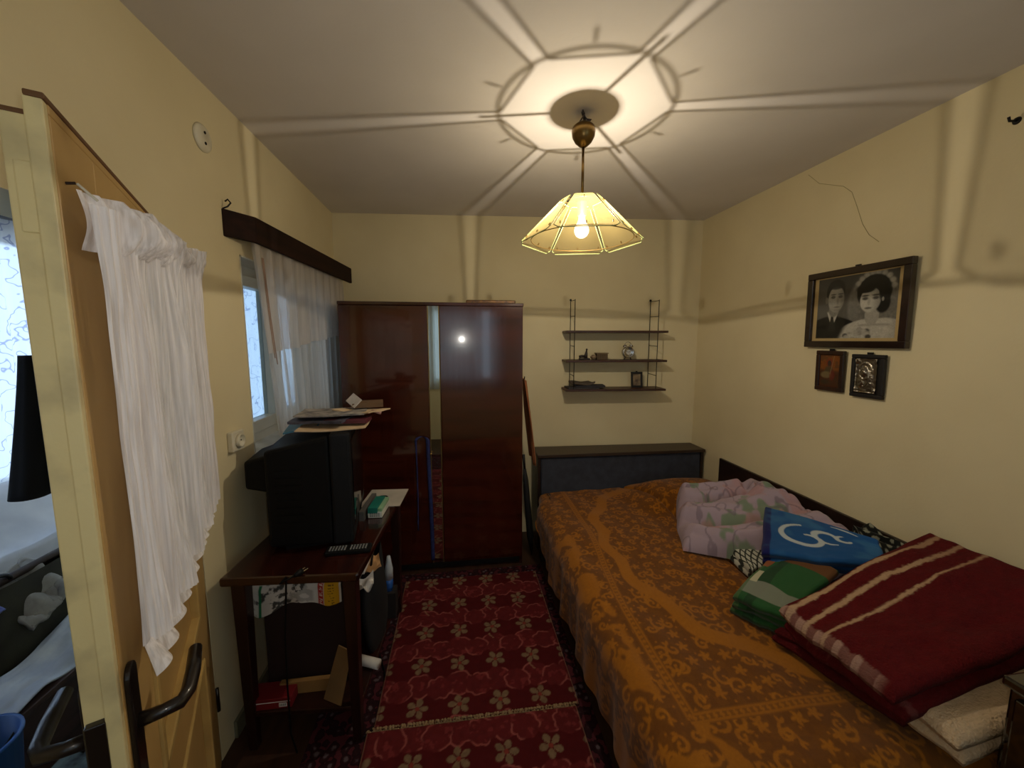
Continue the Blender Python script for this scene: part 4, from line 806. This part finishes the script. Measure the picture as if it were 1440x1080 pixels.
def slab(name, label, cat, C4, th, layers, mat, colf, sd, n=(90, 60), sag=.012, group=None):
    root = thing(name, label, cat, tuple(np.mean([c[:2] for c in C4], 0))+(min(c[2] for c in C4)-th*layers,), group)
    rnd = random.Random(sd); C4 = [np.array(c, float) for c in C4]; mid = sum(C4)/4
    ls = np.linalg.norm(C4[1]-C4[0]); lt = np.linalg.norm(C4[3]-C4[0])
    for l in range(layers):
        K = [c+(c-mid)*rnd.uniform(-.03, .03)*(1, 1, 0)[0]*np.array([1, 1, 0])+np.array([rnd.uniform(-.008, .008), rnd.uniform(-.008, .008), -l*th*.96]) for c in C4]
        s1 = np.linspace(0, 1, n[0]); t1 = np.linspace(0, 1, n[1]); tt_ = np.concatenate([t1, t1[::-1]])
        s, t = np.meshgrid(s1, tt_, indexing='ij'); up = np.concatenate([np.ones(n[1]), -np.ones(n[1])])[None, :]
        P = bil(K, s, t); pr = prof(np.minimum(np.minimum(s, 1-s)*ls, np.minimum(t, 1-t)*lt), th*.6)
        P[..., 2] += up*th*.5*pr-th*.5+sag*(fbm(s*3+sd, t*3, sd+l*0)-.5)*2; P[..., 0] += .012*(vn(s*3, t*3, sd+l)-.5)*2; P[..., 1] += .012*(vn(s*3, t*3, sd+5+l)-.5)*2
        gridmesh('folded_layer', P, mat, root, col=colf(s, t, l)*.8)
    return root
m_cloth = VC('cotton_cloth', .9, .3, 300, sheen=.1); m_fleece = VC('fleece', 1.0, 1.0, 160, sheen=0, dist=.006)
def mix(c, k, d): k = np.clip(k, 0, 1)[..., None]; return c*(1-k)+k*d
def pinkcol(s, t):
    c = lin((186, 164, 176))*np.ones(s.shape+(1,)); c = mix(c, ss(.58, .66, fbm(s*9, t*7, 31))*.8, lin((120, 146, 110))); c = mix(c, ss(.60, .68, fbm(s*8+4, t*6, 33))*.7, lin((196, 150, 150)))
    c = mix(c, ss(.03, .015, np.abs(fbm(s*6, t*6, 35)-.5))*.5, lin((110, 96, 110))); return c
def pinkfold(s, t):
    w = t+.09*np.sin(s*4.2+.5)+.10*(vn(s*3, t*3, 37)-.5)
    return .085*np.abs(np.sin(w*8.2+.3))**.7*(1.1-.5*s)-.045+.016*np.abs(np.sin(w*24+s*3))+.05*(fbm(s*6, t*8, 38)-.5)+.05*np.exp(-((s-.72)/.10)**2-((t-.72)/.18)**2)-.05*np.exp(-((s-.66)/.035)**2-((t-.86)/.06)**2)
lump('floral_blanket', 'crumpled lilac-pink blanket with green floral print heaped near the pillow', 'blanket', [(1.13, 1.76, .485), (1.79, 1.36, .68), (1.835, 1.98, .745), (1.38, 2.26, .60)], TOPB, m_cloth, pinkcol, pinkfold, 3, (170, 120), .07)
def latcol(s, t, l=0):
    a_, b_ = (s*7+t*5) % 1, (s*7-t*5) % 1; k = ((a_ > .28)*(b_ > .28))*1.0; return mix(lin((38, 42, 34))*np.ones(s.shape+(1,)), k, lin((206, 204, 186)))
slab('lattice_cloth', 'dark cloth with a white diamond lattice tucked under the floral blanket', 'cloth', [onz(1000, 745, .515), onz(1095, 745, .56), onz(1095, 795, .565), onz(1052, 797, .515)], .03, 2, m_cloth, latcol, 5, (160, 90))
def bluecol(s, t, l=0):
    c = lin((28, 86, 146))*np.ones(s.shape+(1,)); c = mix(c, ss(.085, .075, s), lin((24, 28, 96)))
    c = mix(c, ss(.55, .75, fbm(s*4, t*4, 41))*.35, lin((80, 140, 180)))
    def arc(cx_, cy_, r0, r1, a0, a1, w):
        best = np.full(s.shape, 9.0)
        for k in range(60):
            q_ = k/59; an = a0+(a1-a0)*q_; r_ = r0+(r1-r0)*q_; best = np.minimum(best, np.hypot((s-cx_-r_*math.cos(an)), (t-cy_-r_*math.sin(an)))/(w*(.4+.9*math.sin(math.pi*(.1+.85*q_)))))
        return ss(1.0, .7, best)
    for q_ in ((.40, .55, .26, .07, 4.6, -1.6, .030), (.60, .42, .05, .17, 6.0, 1.2, .026), (.74, .42, .03, .10, 0.4, 4.4, .022), (.62, .12, .02, .22, 5.9, 6.5, .018)): c = mix(c, arc(*q_), lin((196, 206, 208)))
    return c
slab('swirl_towel', 'folded blue towel with white swirl lines on the blanket heap', 'towel', [onz(1076, 710, .70), onz(1236, 757, .765), onz(1250, 795, .72), onz(1070, 776, .63)], .035, 2, m_cloth, bluecol, 7, (140, 90), .006)
def plaid(s, t, l=0):
    c = lin((40, 92, 46))*np.ones(s.shape+(1,))
    c = mix(c, (np.abs(s-.30) < .085)*.55, lin((24, 44, 30))); c = mix(c, (np.abs(t-.13) < .10)*.75, lin((128, 66, 34))); c = mix(c, (np.abs(t-.80) < .11)*.75, lin((150, 152, 138)))
    c = mix(c, (s < .10)*.7, lin((86, 112, 66))); c = mix(c, (np.abs(s-.16) < .06)*(np.abs(t-.62) < .09)*.9, lin((206, 200, 168))); c = mix(c, (np.abs(s-.08) < .07)*(np.abs(t-.36) < .08)*.8, lin((168, 84, 46)))
    c = mix(c, (np.abs(t-.13) < .10)*(np.abs(s-.16) < .05)*.9, lin((206, 190, 160))); return c
slab('plaid_blanket', 'folded green plaid blanket at the edge of the heap', 'blanket', [onz(1092, 763, .62), onz(1176, 798, .665), onz(1116, 868, .59), onz(1034, 834, .55)], .034, 3, m_cloth, plaid, 9, (110, 90), .006)
def fz(s, t): return .6*fbm(s*60, t*60, 51)+.4*fbm(s*20, t*20, 52)
def redcol(s, t, l=0):
    c = lin((98, 13, 16))*np.ones(s.shape+(1,))*(.7+.6*fz(s, t)[..., None]); j = .022*(fz(s, t)-.5)*2
    if l == 0:
        for t0, w in ((.085, .022), (.25, .017), (.42, .011)): c = mix(c, ss(w+.008, w-.004, np.abs(t+j+.03*np.sin(s*5)-t0))*(1-ss(.6, .95, s)*.35), lin((204, 166, 128)))
        e_ = ss(.034, .026, s+j*.6); c = mix(c, e_*(.35+.65*ss(.35, .6, np.sin(t*36+1)))*ss(.95, .8, t), lin((186, 146, 128)))
    else: c = mix(c, ss(.02, .01, np.abs(s+j-.03))*.4, lin((150, 90, 80)))
    return c*.95
slab('striped_blanket', 'thick folded dark red blanket with cream stripes on the heap', 'blanket', [onz(1100, 855, .640), (1.838, 1.215, .815), (1.838, .775, .80), (1.135, .765, .635)], .055, 2, m_fleece, redcol, 11, (170, 110), .032)
def redplain(s, t, l=0): return lin((86, 11, 14))*np.ones(s.shape+(1,))*(.8+.4*fz(s, t)[..., None])
slab('red_blanket', 'plain dark red blanket folded beneath the striped one', 'blanket', [(1.10, 1.13, .53), (1.80, 1.19, .66), (1.80, .80, .66), (1.21, .79, .53)], .031, 2, m_fleece, redplain, 13, (120, 90), .008)
def cream(s, t, l=0): return lin((222, 192, 154))*np.ones(s.shape+(1,))*(.75+.5*fz(s, t)[..., None])
slab('fleece_blanket', 'cream fleece blanket folded under the dark red ones', 'blanket', [(1.20, .86, .585), (1.80, .90, .70), (1.80, .70, .69), (1.235, .695, .56)], .045, 2, m_fleece, cream, 15, (110, 60), .008)
slab('green_cloth', 'small dark green cloth at the bottom of the heap by the cabinet', 'cloth', [(1.33, .84, .505), (1.62, .84, .51), (1.62, .71, .505), (1.31, .712, .50)], .018, 2, m_cloth, lambda s, t, l=0: lin((44, 66, 50))*np.ones(s.shape+(1,)), 17, (40, 30), .003)
def dotcol(s, t): k = (np.hypot((s*9) % 1-.5, (t*7) % 1-.5) < .27)*1.0; return mix(lin((24, 26, 24))*np.ones(s.shape+(1,)), k, lin((150, 150, 130)))
lump('dotted_scarf', 'black scarf with pale dots squeezed between the heap and the wall', 'scarf', [(1.68, 1.22, .66), (1.81, 1.18, .70), (1.815, 1.42, .74), (1.70, 1.44, .68)], TOPB, m_cloth, dotcol, lambda s, t: .03*np.abs(np.sin(s*9+t*5)), 6, (70, 70), .04)
# ================================================================ dark cabinet at the foot of the bed
cbm = wood('cabinet_ebony', (20, 11, 9), (12, 7, 5), 'z', .12, coat=1.0)
cb_ = thing('bedside_cabinet', 'dark polished cabinet at the foot of the bed', 'cabinet', (1.58, .45, 0))
MB().box(1.295, 1.80, .235, .665, .05, .725).build('cabinet_body', cbm, cb_, bevel=.006); MB().box(1.285, 1.81, .225, .675, .725, .75).build('cabinet_top', cbm, cb_, bevel=.006)
dd = MB().box(1.285, 1.296, .25, .65, .08, .71).build('cabinet_door', cbm, cb_, bevel=.004); MB().lathe([(.006, 0), (.006, .012), (.012, .018), (.010, .026), (0, .028)], (1.285, .60, .55), (-1, 0, 0), 16).build('knob', M('brass', (170, 136, 70), .3, metal=1), dd, smooth=True)
for x in (1.325, 1.775):
    for y in (.26, .64): MB().box(x-.02, x+.02, y-.02, y+.02, 0, .05).build('foot', m_black, cb_)
# ================================================================ pictures on the right wall
def framed(name, label, y0, y1, z0, z1, bar, dep, mbar, lean, lab2=None):
    root = thing(name, label, 'picture', (XR, (y0+y1)/2, z0))
    A = np.array([0, -1.0, 0]); N = np.array([-1.0, 0, 0]); B_ = E3*math.cos(lean)+N*math.sin(lean); O = np.array([XR-.003, y0, z0]); w = y0-y1; h = z1-z0
    for a0, a1, b0, b1 in ((0, w, 0, bar), (0, w, h-bar, h), (0, bar, bar, h-bar), (w-bar, w, bar, h-bar)): MB().obox(O, A, N, B_, a0, a1, 0, dep, b0, b1).build('frame_bar', mbar, root, bevel=.003)
    MB().obox(O, A, N, B_, w/2-.012, w/2+.012, 0, .006, h, h+.010).build('hanger', m_iron, root)
    return root, O, A, N, B_, w, h
def paintgrid(root, O, A, N, B_, a0, a1, b0, b1, d, col, mat, name, n, relief=None):
    u, v = np.meshgrid(np.linspace(0, 1, n[0]), np.linspace(0, 1, n[1]), indexing='ij')   # v runs downwards
    P = O+A*(a0+(a1-a0)*u)[..., None]+B_*(b1+(b0-b1)*v)[..., None]+N*(d+(0 if relief is None else relief(u, v)))[..., None] if relief is not None else O+A*(a0+(a1-a0)*u)[..., None]+B_*(b1+(b0-b1)*v)[..., None]+N*d
    return gridmesh(name, P, mat, root, col=col(u, v), smooth=relief is not None)
def el(u, v, cx_, cy_, rx, ry, soft=.12): return ss(1+soft, 1-soft, np.sqrt(((u-cx_)/rx)**2+((v-cy_)/ry)**2))
def portrait(u, v):
    g = .16+.13*np.exp(-((u-.12)/.25)**2-((v-.55)/.35)**2)-.07*v*(u > .9)
    def put(g, k, val): return g*(1-k)+k*val
    n1 = fbm(u*40, v*30, 61)
    # veil
    k = el(u, v, .70, .48, .27, .46, .10); g = put(g, k*.55, .40+.22*n1+.12*ss(.85, 1.0, np.sqrt(((u-.70)/.27)**2+((v-.48)/.46)**2)))
    k = el(u, v, .46, .62, .10, .30, .4); g = put(g, k*.4, .42)
    # man: suit, shirt, tie, neck, head
    sh_ = ss(.0, .03, v-(.60+.55*np.clip(np.abs(u-.24)-.07, 0, 1)**1.2*1.15)); g = put(g, sh_*ss(.52, .49, u), .055+.02*n1)
    k = ss(.0, .012, .075*(1-(v-.55)/.28)-np.abs(u-.255))*ss(.52, .56, v)*ss(.84, .82, v); g = put(g, k, .74)
    k = ss(.0, .008, .020+.03*ss(.62, .82, v)-np.abs(u-.25-.02*(v-.6)))*ss(.60, .62, v); g = put(g, k*ss(.86, .84, v), .10)
    g = put(g, el(u, v, .265, .52, .062, .10), .42)
    g = put(g, el(u, v, .275, .24, .112, .19, .06), .09)
    g = put(g, el(u, v, .170, .36, .018, .05), .40); fk = el(u, v, .285, .35, .098, .20, .07); g = put(g, fk, .62-.22*ss(.28, .40, u)-.08*ss(.42, .55, v))
    g = put(g, el(u, v, .285, .135, .10, .065, .25)*.9, .10)
    for ex in (.248, .335): g = put(g, el(u, v, ex, .315, .026, .022, .5)*.8, .14); g = put(g, el(u, v, ex, .275, .032, .010, .5)*.75, .12)
    g = put(g, el(u, v, .305, .385, .014, .055, .6)*.45, .30); g = put(g, el(u, v, .300, .470, .036, .011, .5)*.7, .22); g = put(g, el(u, v, .30, .515, .04, .02, .6)*.3, .3)
    # woman: dress, neck, hair, face
    dk = ss(0, .03, v-(.66+.9*np.clip(np.abs(u-.74)-.10, 0, 1)**1.6)); g = put(g, dk*ss(.36, .44, u-.0*v+(v-.8)*.35), .66+.16*n1-.15*ss(.85, .98, u))
    g = put(g, el(u, v, .70, .62, .075, .15), .60); g = put(g, ss(.03, .0, np.abs(v-.76-.3*(u-.72)**2))*el(u, v, .72, .76, .16, .1), .58)
    g = put(g, el(u, v, .705, .30, .178, .245, .05), .045+.05*n1*ss(.75, 1, n1)); g = put(g, el(u, v, .80, .46, .075, .14, .15), .06)
    fk = el(u, v, .672, .41, .108, .175, .07); g = put(g, fk, .78-.30*ss(.66, .79, u)-.06*ss(.5, .6, v))
    g = put(g, el(u, v, .62, .245, .10, .06, .2), .05); g = put(g, el(u, v, .785, .29, .028, .13, .3)*.9, .06)
    for ex in (.618, .728): g = put(g, el(u, v, ex, .385, .030, .022, .5)*.85, .12); g = put(g, el(u, v, ex, .345, .038, .012, .5)*.8, .10)
    g = put(g, el(u, v, .66, .44, .014, .05, .6)*.45, .42); g = put(g, el(u, v, .655, .523, .036, .016, .4)*.8, .22); g = put(g, el(u, v, .80, .41, .012, .03), .5)
    # head-dress and bouquet
    for k_ in range(9): an = 3.6+k_*.32; g = put(g, el(u, v, .705+.195*math.cos(an), .27+.25*math.sin(an), .028, .035, .5)*.7, .55+.2*n1)
    rs = np.random.RandomState(4)
    for k_ in range(26): g = put(g, el(u, v, .40+.30*rs.rand(), .82+.17*rs.rand(), .030, .034, .4)*.9, (.16 if rs.rand() < .35 else .5+.3*rs.rand()))
    g = np.clip(g, .02, 1)*(.92+.16*vn(u*120, v*100, 63)); g = g**1.45*1.1; c = np.stack([g*.86, g*.80, g*.66], -1)
    m = np.maximum(ss(.055, .050, u), np.maximum(ss(.938, .943, u), np.maximum(ss(.948, .955, v), ss(.022, .018, v))))
    return mix(c*.8, m, lin((190, 164, 112)))
m_fbr = wood('portrait_frame', (44, 26, 18), (24, 13, 9), 'y', .25, coat=.4)
pt_ = framed('wedding_portrait', 'large dark framed black-and-white wedding portrait of a couple', 1.852, 1.374, 1.514, 1.892, .032, .026, m_fbr, .02)
paintgrid(*pt_[:5], .03, pt_[5]-.03, .03, pt_[6]-.03, .010, portrait, VC('photo_print', .35), 'photo_print', (300, 230))
MB().obox(pt_[1], pt_[2], pt_[3], pt_[4], .03, pt_[5]-.03, .013, .0145, .03, pt_[6]-.03).build('glass', glassmat('picture_glass', (252, 252, 252), .012, .03), pt_[0])
def icon_a(u, v):
    c = lin((74, 44, 24))*np.ones(u.shape+(1,)); c = mix(c, ss(.55, .42, v)*.9, lin((128, 74, 28))); c = mix(c, ss(.5, .62, fbm(u*7, v*8, 71))*.5, lin((64, 52, 34)))
    c = mix(c, el(u, v, .48, .26, .17, .14, .2)*.8, lin((120, 52, 28))); c = mix(c, el(u, v, .48, .27, .09, .09, .2), lin((62, 48, 40))); c = mix(c, el(u, v, .46, .50, .20, .16, .3)*.85, lin((74, 66, 44)))
    c = mix(c, el(u, v, .34, .62, .26, .10, .3)*.8, lin((120, 104, 70))); c = mix(c, el(u, v, .62, .62, .13, .16, .3)*.7, lin((104, 36, 26))); c = mix(c, el(u, v, .3, .84, .2, .07, .4)*.7, lin((52, 50, 36))); c = mix(c, ss(.02, .01, np.abs(u-.62+.3*(v-.3)))*(v < .6)*.6, lin((140, 124, 90)))
    e_ = np.minimum(np.minimum(u, 1-u), np.minimum(v, 1-v)); return mix(c, ss(.05, .03, e_), lin((70, 36, 18)))
m_ib = wood('icon_board', (58, 32, 18), (36, 19, 10), 'z', .4)
ia = framed('painted_icon', 'small brown painted wooden icon hanging under the portrait', 1.776, 1.630, 1.294, 1.497, .020, .018, m_ib, .03)
paintgrid(*ia[:5], .018, ia[5]-.018, .018, ia[6]-.018, .012, icon_a, VC('icon_paint', .5), 'painted_panel', (90, 120))
ib = framed('silver_icon', 'small embossed silver icon on a black board under the portrait', 1.592, 1.448, 1.286, 1.485, .017, .018, m_black, .03)
MB().obox(ib[1], ib[2], ib[3], ib[4], .016, ib[5]-.016, .002, .010, .016, ib[6]-.016).build('black_board', m_black, ib[0])
def relief(u, v):
    h = .0022*el(u, v, .47, .36, .33, .26, .1)-.0012*el(u, v, .47, .36, .27, .21, .1)
    h = h+.004*el(u, v, .45, .66, .36, .36, .25)+.004*ss(.05, .02, np.abs(np.hypot((u-.42)/.40, (v-.55)/.42)-.62))*(u > .4)
    h = h+.006*el(u, v, .43, .37, .13, .13, .4)+.004*el(u, v, .30, .70, .14, .12, .4)+.003*fbm(u*16, v*18, 81)
    for cx_, cy_ in ((.08, .07), (.92, .07), (.08, .93), (.92, .93)): h = h+.004*el(u, v, cx_, cy_, .09, .07, .5)
    e_ = np.minimum(np.minimum(u, 1-u), np.minimum(v, 1-v)); return h+.003*ss(.035, .02, e_)
m_sil = VC('embossed_silver', .28); m_sil.node_tree.nodes['Principled BSDF'].inputs['Metallic'].default_value = 1.0
paintgrid(*ib[:5], .020, ib[5]-.030, .022, ib[6]-.020, .011, lambda u, v: lin((150, 142, 128))*np.ones(u.shape+(1,)), m_sil, 'embossed_plate', (90, 120), relief)
nl = thing('wall_hook', 'bare dark hook high on the yellow wall beside the bed', 'hook', (XR, 1.142, 2.283))
MB().tube([(XR, 1.142, 2.283), (XR-.03, 1.142, 2.280), (XR-.036, 1.142, 2.292)], .004, 8).build('hook_wire', m_iron, nl, smooth=True); MB().lathe([(.012, 0), (.010, .004), (0, .005)], (XR, 1.142, 2.283), (-1, 0, 0), 14).build('rosette', m_iron, nl)
# ================================================================ things on the veranda
dv_ = thing('daybed', 'low veranda daybed under a white sheet', 'daybed', (-2.0, 2.2, 0))
MB().box(-2.26, -1.88, 1.2, 3.3, .08, .40).build('base', m_bedw, dv_, bevel=.01)
for y in (1.26, 3.24):
    for x in (-2.22, -1.92): MB().box(x-.025, x+.025, y-.025, y+.025, 0, .08).build('leg', m_black, dv_)
s = np.linspace(0, 1, 30)[:, None]; t = np.linspace(0, 1, 60)[None, :]
gridmesh('white_sheet', np.stack([-2.262+.36*s+0*t, 1.2+2.1*t+0*s, .84-.22*ss(.0, .9, s)-.10*ss(.9, 1, s)+.02*fbm(s*5, t*14, 91)], -1), M('sheet_white', (222, 224, 230), .9, (206, 208, 216), scale=7), dv_, solid=.01)
MB().box(-2.26, -1.91, 1.21, 3.29, .40, .56).build('mattress', M('sheet_white', (222, 224, 230)), dv_, bevel=.02)
su = thing('travel_bag', 'dark olive travel bag with a brown top bar on the veranda', 'bag', (-1.77, 1.72, 0))
s = np.linspace(0, 2*math.pi, 48)[:, None]; t = np.linspace(0, 1, 20)[None, :]
def sup(c, e): return np.sign(c)*np.abs(c)**e
rz = np.clip(np.sin(math.pi*(.06+.90*t)), 0, 1)**.35*(1+.05*np.sin(s*4+3*t))
gridmesh('bag_body', np.stack([-1.775+.085*rz*sup(np.cos(s), .6), 1.74+.34*rz*sup(np.sin(s), .6), .01+.60*t+0*s], -1), M('bag_olive', (62, 60, 48), .9, (46, 44, 36), scale=9, bump=.4, bscale=30), su)
MB().tube([(-1.775, 1.42, .600), (-1.775, 1.60, .616), (-1.775, 1.9, .618), (-1.775, 2.05, .60)], .016, 10).build('top_bar', M('bag_brown_bar', (58, 40, 32), .6), su, smooth=True)
MB().tube([(-1.76, 1.60+.07*math.cos(a_), .62+.035*math.sin(a_)) for a_ in np.linspace(0, math.pi, 12)], .008, 8).build('handle', m_black, su, smooth=True)
def draped(name, label, cat, mat, C4, amp, sd, th=.008, k=14):
    s, t = np.meshgrid(np.linspace(0, 1, 50), np.linspace(0, 1, 40), indexing='ij'); P = bil(C4, s, t)
    P[..., 2] += amp*(fbm(s*5, t*5, sd)-.5)*2+amp*.4*np.sin(s*k+3*vn(t*3, s*3, sd)); P[..., 0] += amp*.6*(vn(s*5, t*5, sd+3)-.5)
    return tag(gridmesh(name, P, mat, solid=th), label, cat)
draped('soft_toy_blanket', 'pale grey plush throw flopped over the olive bag', 'throw', M('plush_grey', (176, 172, 166), 1.0, (150, 146, 142), scale=20, bump=.5, bscale=60), [(-1.83, 1.60, .60), (-1.83, 1.78, .62), (-1.655, 1.78, .50), (-1.655, 1.62, .42)], .02, 94, .02)
draped('blue_bag', 'crumpled blue plastic bag lying on the olive bag', 'plastic bag', M('plastic_cobalt', (52, 72, 170), .35, (150, 160, 214), scale=9), [(-1.83, 1.42, .60), (-1.83, 1.57, .61), (-1.665, 1.55, .565), (-1.665, 1.42, .56)], .025, 96)
dwb = thing('wooden_chest', 'low dark brown wooden chest on the veranda floor', 'chest', (-1.57, 1.6, 0))
MB().box(-1.665, -1.50, 1.20, 1.98, .0, .262).build('chest_body', wood('chest_brown', (74, 52, 46), (52, 36, 32), 'y', .6), dwb, bevel=.004); MB().box(-1.67, -1.49, 1.19, 1.99, .262, .285).build('chest_lid', MATS['chest_brown'], dwb, bevel=.004)
draped('white_cloth', 'rumpled white cloth spread on the wooden chest', 'cloth', M('cloth_bright', (226, 232, 242), .9, (196, 204, 222), scale=12), [(-1.50, 1.22, .298), (-1.50, 1.98, .298), (-1.66, 1.98, .42), (-1.66, 1.22, .31)], .018, 98, k=20)
bu = thing('bucket', 'blue plastic bucket standing before the wooden chest', 'bucket', (-1.42, 1.17, 0))
MB().lathe([(0, .004), (.085, .004), (.11, .38), (.115, .383), (.115, .39), (.105, .39), (.08, .012), (0, .012)], (-1.42, 1.17, 0), Z, 32).build('bucket_body', M('bucket_blue', (36, 92, 168), .4), bu, smooth=True)
MB().tube([(-1.42+.11*math.cos(a_)*.3, 1.17+.112*math.cos(a_), .38-.09*math.sin(a_)) for a_ in np.linspace(0, math.pi, 14)], .003, 6).build('bail', m_iron, bu, smooth=True)
vr = MB().box(-1.49, -1.10, 1.0, 2.4, 0, .008).build('veranda_mat', M('mat_paleblue', (150, 176, 190), .9, (90, 100, 116), scale=22, detail=5)); tag(vr, 'pale blue patterned mat on the veranda floor', 'mat')
# dark coat on a stand
SX, SY = -1.40, 1.555
cst = thing('coat_stand', 'slim dark coat stand on the veranda behind the door', 'coat stand', (SX, SY, 0))
MB().tube([(SX, SY, .02), (SX, SY, 1.60)], .012, 12).build('pole', m_dk, cst, smooth=True)
for k in range(3): a_ = k*2.094+.2; MB().tube([(SX, SY, .07), (SX+.05*math.cos(a_), SY+.05*math.sin(a_), .035), (SX+.078*math.cos(a_), SY+.078*math.sin(a_), .018)], .010, 8).build('leg', m_dk, cst, smooth=True)
for k in range(3): a_ = k*2.094-1.2; MB().tube([(SX, SY, 1.54), (SX+.05*math.cos(a_), SY+.05*math.sin(a_), 1.56), (SX+.07*math.cos(a_), SY+.07*math.sin(a_), 1.60)], .006, 8).build('peg', m_dk, cst, smooth=True)
s = np.linspace(0, 2*math.pi, 60)[:, None]; t = np.linspace(0, 1, 24)[None, :]
wy = .07+.075*t**1.1; gx = .03+.03*t
o = gridmesh('dark_coat', np.stack([SX+.02+gx*np.cos(s)*(1+.15*np.sin(s*7+2*t)), SY-.055+wy*np.sin(s)*(1+.05*np.sin(s*5)), 1.50-.435*t+.02*np.sin(s)*t], -1), M('coat_navy_black', (14, 15, 22), .9), solid=.006); tag(o, 'navy-black coat hanging on the veranda coat stand', 'coat')
